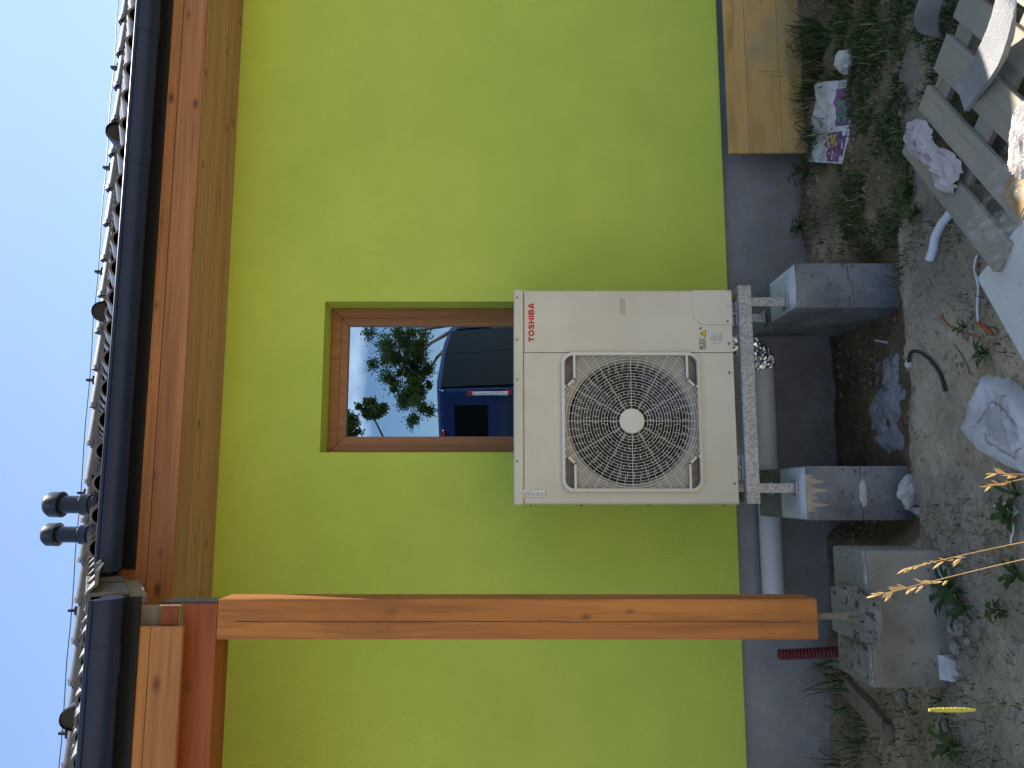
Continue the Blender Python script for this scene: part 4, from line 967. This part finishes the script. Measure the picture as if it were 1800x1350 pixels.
slabby('plaster_shard', 'small white plaster shard under the weed at the front of the footing', 0, 0, [(1655, 1032), (1670, 1030), (1682, 1045), (1676, 1058), (1662, 1052)], .014, 'shard', 'shard', (0, .2))
slabby('plaster_shard', 'white rough plaster shard at the left front corner of the footing', 0, 0, [(1657, 1152), (1672, 1150), (1690, 1168), (1698, 1190), (1680, 1200), (1668, 1195), (1658, 1178)], .03, 'shard', 'shard', (0, .35))
slabby('concrete_shard', 'flat grey concrete shard on bare soil near the golden grass tuft', 0, 0, [(1750, 888), (1778, 880), (1792, 900), (1778, 910), (1762, 905)], .012, 'aac', 'shard')
for i, (px, py, s, lab) in enumerate(((1675, 1045, .028, 'small grey stone at the foot of the footing, rightmost of the row'), (1680, 1072, .03, 'grey stone at the foot of the footing beside the fan-shaped stone'), (1688, 1100, .042, 'ribbed grey stone, largest in the row at the foot of the footing'), (1692, 1085, .018, 'tiny grey stone in front of the row at the footing'), (1683, 1138, .028, 'rounded grey stone between the ribbed stone and the white shard'), (1705, 1128, .02, 'small dusty stone lying in front of the stone row'))):
    stone('stone', lab, px, py, s, s*.9, s*.75, 'rock_g', 40+i*3, .4, .5, 'stone', i)
stone('stone', 'dusty stone half buried in the left slope by the fallen plank', 1590, 1225, .035, .03, .025, 'rock_g', 71); stone('stone', 'dusty stone on the soil left of the yellow grass head', 1662, 1275, .032, .03, .022, 'rock_g', 76)
stone('stone', 'small pale stone in the hollow close to the plinth', 1420, 682, .022, .02, .018, 'rock_g', 81); stone('stone', 'pale stone at the edge of the cement spill', 1600, 640, .02, .017, .014, 'rock_w', 84)
# plank half buried on the left
b = MB(); p0 = onz(1492, 1205); p1 = onz(1565, 1285); dd = (p1-p0).normalized(); sd = Vector((-dd.y, dd.x, 0)); b.obox(p0+Vector((0, 0, .0))-sd*.05, dd*.42, sd*.10, (0, 0, .035)); tag(put('plank', b, M['oldwood'], bevel=.004, org=p0), 'short weathered plank half hidden in grass left of the footing', 'plank')
# hoses and scraps
def ghs(x, y, r): return sum(gh(x+r*math.cos(a), y+r*math.sin(a)) for a in (0, 1.05, 2.09, 3.14, 4.19, 5.24))/6+.004
def cable(name, label, cat, pix, r, mt, lift=.0, n=10, hts=None):
    P = [onz(*q) for q in pix]; pts = []
    for k in range(len(P)-1):
        for j in range(n):
            f = j/n; p0_, p1_, p2_, p3_ = P[max(k-1, 0)], P[k], P[k+1], P[min(k+2, len(P)-1)]
            q = .5*((2*p1_)+(p2_-p0_)*f+(2*p0_-5*p1_+4*p2_-p3_)*f*f+(3*p1_-p0_-3*p2_+p3_)*f**3)
            h = 0 if hts is None else hts[k]*(1-f)+hts[k+1]*f
            pts.append(Vector((q.x, q.y, ghs(q.x, q.y, .05)+r*.7+lift+h)))
    q = P[-1]; pts.append(Vector((q.x, q.y, ghs(q.x, q.y, .05)+r*.7+lift+(hts[-1] if hts else 0))))
    bb = MB(); bb.tube(pts, r, 12); return tag(put(name, bb, M[mt], None, org=P[0], smoothed=True), label, cat)
cable('rubber_hose', 'short curved piece of black rubber hose on bare soil', 'hose', [(1600, 641), (1606, 625), (1621, 617), (1636, 625), (1652, 650), (1667, 687)], .0075, 'rubber', hts=[0, .01, .02, .012, 0, 0])
cable('white_hose', 'short white plastic hose end beside the pallet', 'hose', [(1641, 457), (1645, 435), (1655, 408), (1675, 378), (1700, 350)], .018, 'hosew')
cable('loose_cable', 'thin white cable running from under the pallet past the slab', 'cable', [(1722, 448), (1719, 470), (1722, 500), (1724, 535), (1722, 568)], .005, 'hosew')
cable('rusty_wire', 'thin rusty orange wire lying on the soil near the slab', 'wire', [(1655, 556), (1672, 572), (1695, 584), (1726, 592)], .0035, 'orange')
cable('orange_scrap', 'orange splinter of brick or wood by the pale slab', 'scrap', [(1718, 566), (1734, 574), (1750, 588)], .007, 'orange')
cable('dead_twig', 'dry twig lying in the pit beside the right pier', 'twig', [(1495, 640), (1512, 628), (1520, 640), (1514, 655)], .003, 'twig')
cable('dead_twig', 'bent dry twig lying on soil between slab and plaster bag', 'twig', [(1680, 605), (1695, 630), (1708, 658)], .0028, 'twig')
cable('plastic_scrap', 'small white plastic strip in the pit near the right pier', 'scrap', [(1541, 598), (1560, 602)], .006, 'hosew')
cable('plastic_scrap', 'small white plastic stick on the soil right of the dry stalks', 'scrap', [(1785, 922), (1779, 955)], .004, 'hosew')

# ------------------------------------------------------------------ grass, weeds, stalks
def blade(mb_, p, h, lean, az, wd, seg=4, droop=1.0):
    d = Vector((math.cos(az), math.sin(az), 0)); s = Vector((-d.y, d.x, 0)); vs = []
    for i in range(seg+1):
        t = i/seg; q = Vector(p)+d*lean*h*t**1.7+Vector((0, 0, h*(t-.45*droop*lean*t**2.4))); ww = wd*(1-t**1.6)+.0003
        vs += [q-s*ww, q+s*ww]
    mb_.add(vs, [(2*i, 2*i+1, 2*i+3, 2*i+2) for i in range(seg)])
def blocked(x, y):
    for x0, x1, y0, y1 in ((.85, 1.1, -.77, 0), (-.14, .14, -.77, 0), (-.78, -.22, -1.14, -.78)):
        if x0 < x < x1 and y0 < y < y1: return True
    if y > .0: return True
    q = Vector((x, y, 0))-PO; s, e = q.dot(PS), q.dot(PE)
    return -.0 < s < .84 and -.0 < e < 1.2
G, D = MB(), MB()
areas = [  # x0,x1,y0,y1, n, hmin,hmax, lean, dry share
 (1.15, 2.9, -1.8, -.36, 30000, .02, .075, .9, .14), (1.9, 3.4, -.42, -.12, 3400, .06, .20, .7, .12), (1.2, 1.95, -.5, -.02, 800, .03, .10, .8, .2),
 (2.1, 3.6, -1.9, -.4, 12000, .03, .10, .8, .2), (.95, 1.4, -1.5, -.95, 700, .02, .06, .9, .45), (-1.5, -.85, -.35, -.02, 520, .08, .30, .9, .15),
 (-1.9, -.8, -1.2, -.3, 1300, .02, .09, .9, .35), (-1.6, -.75, -1.75, -1.05, 1300, .02, .08, .9, .3), (.45, .85, -1.75, -1.35, 360, .015, .05, 1, .5),
 (-.3, .0, -1.55, -1.0, 380, .015, .05, 1, .7), (-.75, -.3, -1.6, -1.15, 300, .015, .06, 1, .4), (.88, 1.2, -1.05, -.78, 170, .04, .12, .8, .1),
 (-1.0, .3, -2.3, -1.7, 900, .03, .10, .9, .3), (1.15, 1.4, -.75, -.05, 260, .02, .06, .9, .4)]
for (x0, x1, y0, y1, n, h0, h1, ln, dr) in areas:
    k = 0
    while k < n:
        k += 1; x, y = RN.uniform(x0, x1), RN.uniform(y0, y1)
        fx = min(x-x0, x1-x)/(x1-x0); fy = min(y-y0, y1-y)/(y1-y0)
        if RN.random() > smooth(0, .22, fx+.1)*smooth(0, .22, fy+.1): continue
        if nz(x, y, 2, 4.5)+.5*nz(x, y, 6, 13) < -.22+.35*RN.random() or blocked(x, y): continue
        isd = RN.random() < dr; h = RN.uniform(h0, h1)*(.55+.6*RN.random())
        blade(D if isd else G, (x, y, gh(x, y)-.004), h, ln*RN.uniform(.3, 1.3), RN.uniform(0, 6.283), RN.uniform(.0013, .0034)*(1 if h < .1 else 1.2), 3 if h < .08 else 5)
# clippings lying flat
for k in range(5200):
    x, y = RN.uniform(-1.7, 3.2), RN.uniform(-2.0, -.03)
    if blocked(x, y) or nz(x, y, 21, 2.3) < -.18: continue
    if -.1 < x < .8 and -1.5 < y < -.95 and RN.random() < .85: continue
    a = RN.uniform(0, 6.28); L_ = RN.uniform(.012, .07); d = Vector((math.cos(a), math.sin(a), 0)); s = Vector((-d.y, d.x, 0))*RN.uniform(.0007, .0022)
    z = gh(x, y); p = Vector((x, y, z+.003)); q = p+d*L_; q.z = gh(q.x, q.y)+RN.uniform(.002, .014); mm = (p+q)/2+Vector((RN.uniform(-.006, .006), RN.uniform(-.006, .006), RN.uniform(0, .006)))
    D.add([p-s, p+s, mm+s, mm-s, q+s*.4, q-s*.4], [(0, 1, 2, 3), (3, 2, 4, 5)])
tag(put('grass', G, M['grass'], recalc=False), 'patchy dark green grass on the building plot', 'grass', kind='stuff')
tag(put('dry_grass', D, M['dry'], recalc=False), 'dry straw and grass clippings strewn over the soil', 'dry grass', kind='stuff')
# clods and grit
K = MB(); ico = lump((0, 0, 0), 1, 1, 1, 5, .5, 1, 2)
for k in range(4200):
    x, y = RN.uniform(-1.6, 2.9), RN.uniform(-1.95, -.02)
    if blocked(x, y) or nz(x, y, 31, 2.0) < -.2+.2*RN.random(): continue
    s = RN.choice((.0025, .004, .004, .006, .009))*RN.uniform(.7, 1.4)
    if RN.random() < .02: s *= 2
    a = RN.uniform(0, 6.28); c_, s_ = math.cos(a), math.sin(a); z = gh(x, y)+s*.3
    K.add([(x+(v.x*c_-v.y*s_)*s*1.2, y+(v.x*s_+v.y*c_)*s, z+v.z*s*.8) for v in ico.v], ico.f)
tag(put('grit', K, M['clod'], recalc=False), 'loose clods and grit scattered over the soil', 'grit', kind='stuff')
def leafblade(mb_, p, d, L_, W_, up, rows=5, lobes=0):
    d = Vector(d).normalized(); s = Vector((-d.y, d.x, 0)).normalized(); vs = []
    for i in range(rows+1):
        t = i/rows; ww = W_*math.sin(math.pi*min(1, t*.92+.06))**.8*(1+(.45*math.cos(t*lobes*6.283) if lobes else 0)); q = Vector(p)+d*L_*t+Vector((0, 0, up*math.sin(t*2.2)*L_))
        vs += [q-s*ww+Vector((0, 0, .12*ww)), q, q+s*ww+Vector((0, 0, .12*ww))]
    mb_.add(vs, [(3*i+a, 3*i+a+1, 3*i+a+4, 3*i+a+3) for i in range(rows) for a in (0, 1)])
def weed(label, px, py, n, L_, W_, lobes=2, tall=0.0):
    p = onz(px, py); p.z = gh(p.x, p.y); t = thing('weed', label, 'weed', tuple(p))
    for i in range(n):
        a = 2.4*i+RN.uniform(-.3, .3); bb = MB(); base = p+Vector((0, 0, .004+tall*i/n)); leafblade(bb, base, (math.cos(a), math.sin(a), 0), L_*RN.uniform(.6, 1.1), W_*RN.uniform(.7, 1.1), RN.uniform(.2, .7), 7 if lobes else 5, lobes)
        put('leaf', bb, M['weed'], t, recalc=False, smoothed=True)
    if tall: put('stem', MB().tube([p, p+Vector((.01, 0, tall+.01))], .003, 6), M['weed'], t)
weed('broad-leaved green weed at the foot of the right pier', 1572, 500, 9, .10, .016, 0, .04)
weed('dark jagged weed in front of the concrete footing', 1683, 1035, 12, .12, .014, 3, .03)
weed('dandelion-like weed sprawling left of that footing weed on the slope', 1700, 1070, 9, .11, .014, 3)
weed('small green weed at the picture edge by the flat grey shard', 1785, 905, 8, .09, .014, 3, .03)
weed('low weed next to the golden grass tuft and plaster bag', 1795, 870, 6, .08, .01, 0, .02)
weed('small lobed weed on bare sand below the footing stones', 1770, 1075, 9, .05, .012, 2, .05)
weed('lobed weed at the picture edge under the dry stalks', 1795, 1010, 7, .07, .013, 3, .03)
weed('leafy weed against the plinth under the end of the yellow board', 1425, 300, 10, .11, .018, 0, .08)
weed('small weed on the soil near the white hose end', 1620, 372, 9, .07, .014, 0, .03)
weed('weed rosette on soil right of the right pier', 1410, 400, 8, .09, .015, 2, .03)
weed('weed growing at the pallet edge by the rag', 1605, 330, 8, .06, .012, 0, .03)
weed('low weed beside the thin white cable', 1700, 575, 7, .05, .006, 0, .02)
weed('weed between slab and plaster bag', 1738, 622, 9, .06, .008, 0, .03)
weed('thistle-like weed on the slope at the picture corner', 1690, 1310, 10, .10, .012, 3, .04)
# tall seed stalk in front of the board
def stalk(label, tip, base_px, head, mt_head, Y, seedf, lean_to=None):
    tp = atY(*tip, Y); mid = atY(*base_px, Y); d = (mid-tp); g = tp+d*((tp.z-.0)/max(.05, tp.z-mid.z))
    g.z = gh(g.x, g.y)-.01; t = thing('dry_stalk', label, 'grass stalk', tuple(g)); n = 18
    ctrl = tp*2*.0
    pts = []
    for i in range(n+1):
        f = i/n; q = tp.lerp(g, f); pts.append(q+Vector((.012*math.sin(f*3.0), 0, 0)))
    bb = MB(); bb.tube(pts, [.0009+.0011*i/n for i in range(n+1)], 6); put('stem', bb, M['straw'] if mt_head == 'straw' else M['weed'], t, smoothed=True)
    seedf(t, pts, tp, (g-tp).normalized()); return t
def spikelets(L_, n, sz):
    def f(t, pts, tp, d):
        for i in range(n):
            u = i/n; p = tp+d*L_*u; a = RN.uniform(0, 6.28); s = Vector((math.cos(a), math.sin(a)*.7, 0)); k = 1+(i % 3 == 0)
            for q in range(k):
                dr = (-d+s*RN.uniform(.25, .8)).normalized(); l = sz*RN.uniform(.7, 1.3); bb = MB()
                bb.tube([p, p+dr*l*.35, p+dr*l*.7, p+dr*l], [.0006, .0030*sz/.03, .0026*sz/.03, .0003], 6, flat=.55); put('spikelet', bb, M['straw'], t, smoothed=True)
                p = p+d*.004
    return f
stalk('golden dry seed stalk crossing in front of the footing, the longer lower one', (1540, 1047), (1800, 991), .2, 'straw', -2.3, spikelets(.20, 15, .030))
stalk('golden dry seed stalk in front of the footing, nearer the heat pump', (1596, 998), (1800, 960), .2, 'straw', -2.25, spikelets(.17, 11, .027))
def timo(t, pts, tp, d):
    n = 26; bb = MB(); bb.tube([tp+d*.115*i/n for i in range(n+1)], [.0018+.0042*math.sin(math.pi*min(1, (i+1.5)/(n+2)))**.4*(1+.12*math.sin(i*2.6)) for i in range(n+1)], 12)
    bb.v = [v+Vector((nz(v.x, v.y, v.z, 420), nz(v.y, v.z, v.x, 420), 0))*.0009 for v in bb.v]; put('seed_head', bb, M['timothy'], t)
stalk('single yellow-green timothy grass head on a straight green stem', (1633, 1248), (1800, 1247), .1, 'timothy', -2.3, timo)
def tuft(t, pts, tp, d):
    spikelets(.07, 9, .026)(t, pts, tp, d)
stalk('golden curled grass tuft beside the plaster bag', (1737, 855), (1800, 846), .1, 'straw', -2.2, tuft)
stalk('second golden grass head in the tuft beside the plaster bag', (1748, 832), (1800, 838), .1, 'straw', -2.2, tuft)
# thin dark stalks standing before the yellow board
for i, (tip, base, lab) in enumerate((((1335, 125), (1425, 135), 'thin dark grass stalk before the yellow board, longer one'), ((1355, 134), (1425, 140), 'thin dark grass stalk before the yellow board, shorter one'), ((1385, 85), (1430, 100), 'leafy dark stalk before the yellow board near the picture edge'), ((1345, 342), (1412, 325), 'withered flower stalk before the grey plinth'))):
    tp = atY(*tip, -.2); g = atY(*base, -.2); g.z = gh(g.x, g.y)-.01; t = thing('thin_stalk', lab, 'grass stalk', tuple(g))
    put('stem', MB().tube([tp, tp.lerp(g, .5)+Vector((.01, 0, .004)), g], [.0012, .0016, .002], 6), M['dry'], t, smoothed=True)
    for q in range(4 if i < 2 else 8):
        bb = MB(); p = tp.lerp(g, .06*q); a = RN.uniform(0, 6.28)
        if i < 2: bb.tube([p, p+Vector((.004*math.cos(a), .004*math.sin(a), .01))], [.0018, .0008], 5); put('seed', bb, M['dry'], t)
        elif i == 2: leafblade(bb, p, (math.cos(a), math.sin(a), 0), .04, .007, .3); put('leaf', bb, M['grass'], t, recalc=False)
        else: bb.tube([p, p+Vector((.016*math.cos(a), .016*math.sin(a), .012))], [.002, .004], 5); put('floret', bb, M['dry'], t)

# ------------------------------------------------------------------ behind the camera: van and trees seen in the window pane
VH = Vector((.54, -.84, 0)).normalized(); VS = Vector((.84, .54, 0)).normalized()       # heading, side facing the house's right
VC = Vector((1.60, -7.2, gh(1.6, -7.2))); VL, VW, VHt = 4.9, 1.92, 2.02
van = thing('parked_van', 'dark blue van with black side glass, seen mirrored in the window pane', 'van', tuple(VC+VH*VL*.5-VS*VW*.5))
def vp_(l, wv, z): # l from the rear, wv from the right side inward
    tum = .10*smooth(.9, 2.0, z)
    return VC+VH*l-VS*(wv*(1-2*tum/VW)+tum)+UP*z
prof = [(.06, .42), (.0, .62), (.02, 1.05), (.10, 1.55), (.17, 1.90), (.27, 2.0), (.6, 2.03), (2.2, 2.05), (3.0, 2.0), (3.35, 1.86), (3.95, 1.28), (4.55, 1.08), (4.82, .9), (4.9, .6), (4.85, .36), (.2, .34)]
b = MB(); n = len(prof); b.add([vp_(l, 0, z) for l, z in prof]+[vp_(l, VW, z) for l, z in prof], [tuple(range(n)), tuple(range(n, 2*n))[::-1]]+[(i, (i+1) % n, n+(i+1) % n, n+i) for i in range(n)])
put('body', b, M['vanblue'], van, bevel=.06, smoothed=True, seg=4)
def sidepanel(nm, poly, mt, off=.035):
    bb = MB(); bb.add([vp_(l, -off, z) for l, z in poly]+[vp_(l, .05, z) for l, z in poly], [tuple(range(len(poly)))]+[(i, (i+1) % len(poly), len(poly)+(i+1) % len(poly), len(poly)+i) for i in range(len(poly))]); put(nm, bb, M[mt], van, bevel=.004)
sidepanel('side_window', [(.14, .62), (.24, 1.93), (1.59, 1.97), (1.59, .60)], 'carglass'); sidepanel('side_window', [(1.60, .60), (1.60, 1.97), (2.75, 1.94), (2.78, .60)], 'carglass'); sidepanel('front_door_window', [(2.82, 1.18), (2.8, 1.86), (3.2, 1.78), (3.7, 1.25)], 'carglass')
b = MB(); rear = [(.28, 1.18), (.28, 1.72), (VW-.28, 1.72), (VW-.28, 1.18)]
def rl(z): return .02+(.08)*(z-1.05)/.5 if z < 1.55 else .10+.07*(z-1.55)/.35
b.add([vp_(rl(z)-.012, wv, z) for wv, z in rear]+[vp_(rl(z)+.06, wv, z) for wv, z in rear], [(0, 1, 2, 3), (0, 4, 5, 1), (1, 5, 6, 2), (2, 6, 7, 3), (3, 7, 4, 0)]); put('rear_window', b, M['carglass'], van, bevel=.004)
for wv, mt_ in ((.02, 'redlamp'), (VW-.10, 'redlamp')):
    b = MB(); q = [(wv, .80), (wv, 1.50), (wv+.08, 1.50), (wv+.08, .80)]; b.add([vp_(rl(max(z, 1.05))-.02, a, z) for a, z in q]+[vp_(rl(max(z, 1.05))+.1, a, z) for a, z in q], [(0, 1, 2, 3), (0, 4, 5, 1), (1, 5, 6, 2), (2, 6, 7, 3), (3, 7, 4, 0)]); tl = put('tail_lamp', b, M[mt_], van, bevel=.01)
    b = MB(); q = [(wv+.008, .86), (wv+.008, 1.42), (wv+.06, 1.42), (wv+.06, .86)]; b.add([vp_(rl(z)-.027, a, z) for a, z in q]+[vp_(rl(z), a, z) for a, z in q], [(0, 1, 2, 3), (0, 4, 5, 1), (1, 5, 6, 2), (2, 6, 7, 3), (3, 7, 4, 0)]); put('reversing_lens', b, M['whitelamp'], tl)
b = MB(); q = [(VW*.5-.16, 1.885), (VW*.5-.16, 1.93), (VW*.5+.16, 1.93), (VW*.5+.16, 1.885)]; b.add([vp_(.145, a, z) for a, z in q]+[vp_(.3, a, z) for a, z in q], [(0, 1, 2, 3), (0, 4, 5, 1), (1, 5, 6, 2), (2, 6, 7, 3), (3, 7, 4, 0)]); put('brake_light', b, M['redlamp'], van)
b = MB(); q = [(.02, .40), (.02, .66), (VW-.02, .66), (VW-.02, .40)]; b.add([vp_(-.06, a, z) for a, z in q]+[vp_(.1, a, z) for a, z in q], [(0, 1, 2, 3), (0, 4, 5, 1), (1, 5, 6, 2), (2, 6, 7, 3), (3, 7, 4, 0)]); put('bumper', b, M['tyre'], van, bevel=.03)
for l in (.95, 4.0):
    for wv in (.02, VW-.24):
        c = vp_(l, wv, .33); ax = -VS
        bb = MB(); bb.tube([c, c+ax*.03, c+ax*.19, c+ax*.22], [.30, .33, .33, .30], 28); wh = put('wheel', bb, M['tyre'], van, smoothed=True)
        bb = MB(); bb.tube([c-ax*.006, c+ax*.02], .2, 20); put('rim', bb, M['rim'], wh)
def tree(label, base, H, crowns, nl, lsz, seed, hang=0.0):
    R_ = random.Random(seed); base = Vector(base); base.z = gh(base.x, base.y)-.05; t = thing('tree', label, 'tree', tuple(base))
    bb = MB(); top = base+Vector((R_.uniform(-.4, .4), R_.uniform(-.4, .4), H*.8)); bb.tube([base, base.lerp(top, .35)+Vector((.1, 0, 0)), base.lerp(top, .7), top], [.03*H**.9, .024*H**.9, .014*H**.9, .03], 9)
    for c, r in crowns:
        c = Vector(c); s = base.lerp(top, min(.85, max(.25, (c.z-base.z)/H*.7))); bb.tube([s, s.lerp(c, .5)+Vector((0, 0, .2)), c], [.09, .05, .015], 6)
        for q in range(6):
            e = c+Vector((R_.gauss(0, 1), R_.gauss(0, 1), R_.gauss(0, .7))).normalized()*Vector(r).length*.45; bb.tube([c, c.lerp(e, .5)+Vector((0, 0, .08)), e], [.025, .014, .005], 5)
    put('trunk', bb, M['bark'], t, smoothed=True)
    L = MB()
    for c, r in crowns:
        c = Vector(c); cl = []
        for q in range(26):
            d = Vector((R_.gauss(0, 1), R_.gauss(0, 1), R_.gauss(0, 1))).normalized()*R_.random()**.35; cl.append((Vector((d.x*r[0], d.y*r[1], d.z*r[2]))+c, R_.uniform(.14, .34)*min(r)))
        for q in range(nl):
            p0, rr_ = R_.choice(cl); d = Vector((R_.gauss(0, .55), R_.gauss(0, .55), R_.gauss(0, .5)-hang*abs(R_.gauss(0, 1))))*rr_; p = p0+d
            a = Vector((R_.gauss(0, 1), R_.gauss(0, 1), R_.gauss(0, .6)-hang)).normalized()*lsz*R_.uniform(.6, 1.2); s = a.orthogonal().normalized()*lsz*.30
            L.add([p, p+a*.5+s, p+a, p+a*.5-s], [(0, 1, 2, 3)])
    put('crown', L, M['leaf'], t, recalc=False)
def rpos(px, py, Y):      # place seen in the pane (mirror at y = .204)
    d = ray(px, py); t = (.204*2-Y-CAMY)/d[1]; return Vector((d[0]*t, Y, CAMZ+d[2]*t))
c_ = rpos(700, 590, -19); c2_ = rpos(715, 640, -18.5); c3_ = rpos(730, 690, -18.5)
tree('bushy green tree seen mirrored in the window pane right above the van', (c_.x+.5, -19, 0), 6.5, [(tuple(c_), (2.0, 1.8, 1.1)), (tuple(c2_), (1.2, 1.2, .7)), (tuple(c3_), (1.0, 1, .55)), ((c_.x+2.6, -19, c_.z-.3), (2, 1.8, 1.5))], 7000, .085, 3)
h_ = rpos(612, 745, -13); h2 = rpos(650, 720, -13)
tree('tall airy tree with drooping twigs, seen mirrored at the top left of the pane', (h_.x-2.6, -13.5, 0), 10, [((h_.x-.5, -13, h_.z+1.1), (1.1, 1.0, 1.0)), (tuple(h_+Vector((-.1, 0, .15))), (.55, .5, .4)), (tuple(h2), (.25, .3, .35)), ((h_.x-2.6, -13.5, h_.z+2.2), (2.2, 2, 2))], 2600, .08, 9, .6)
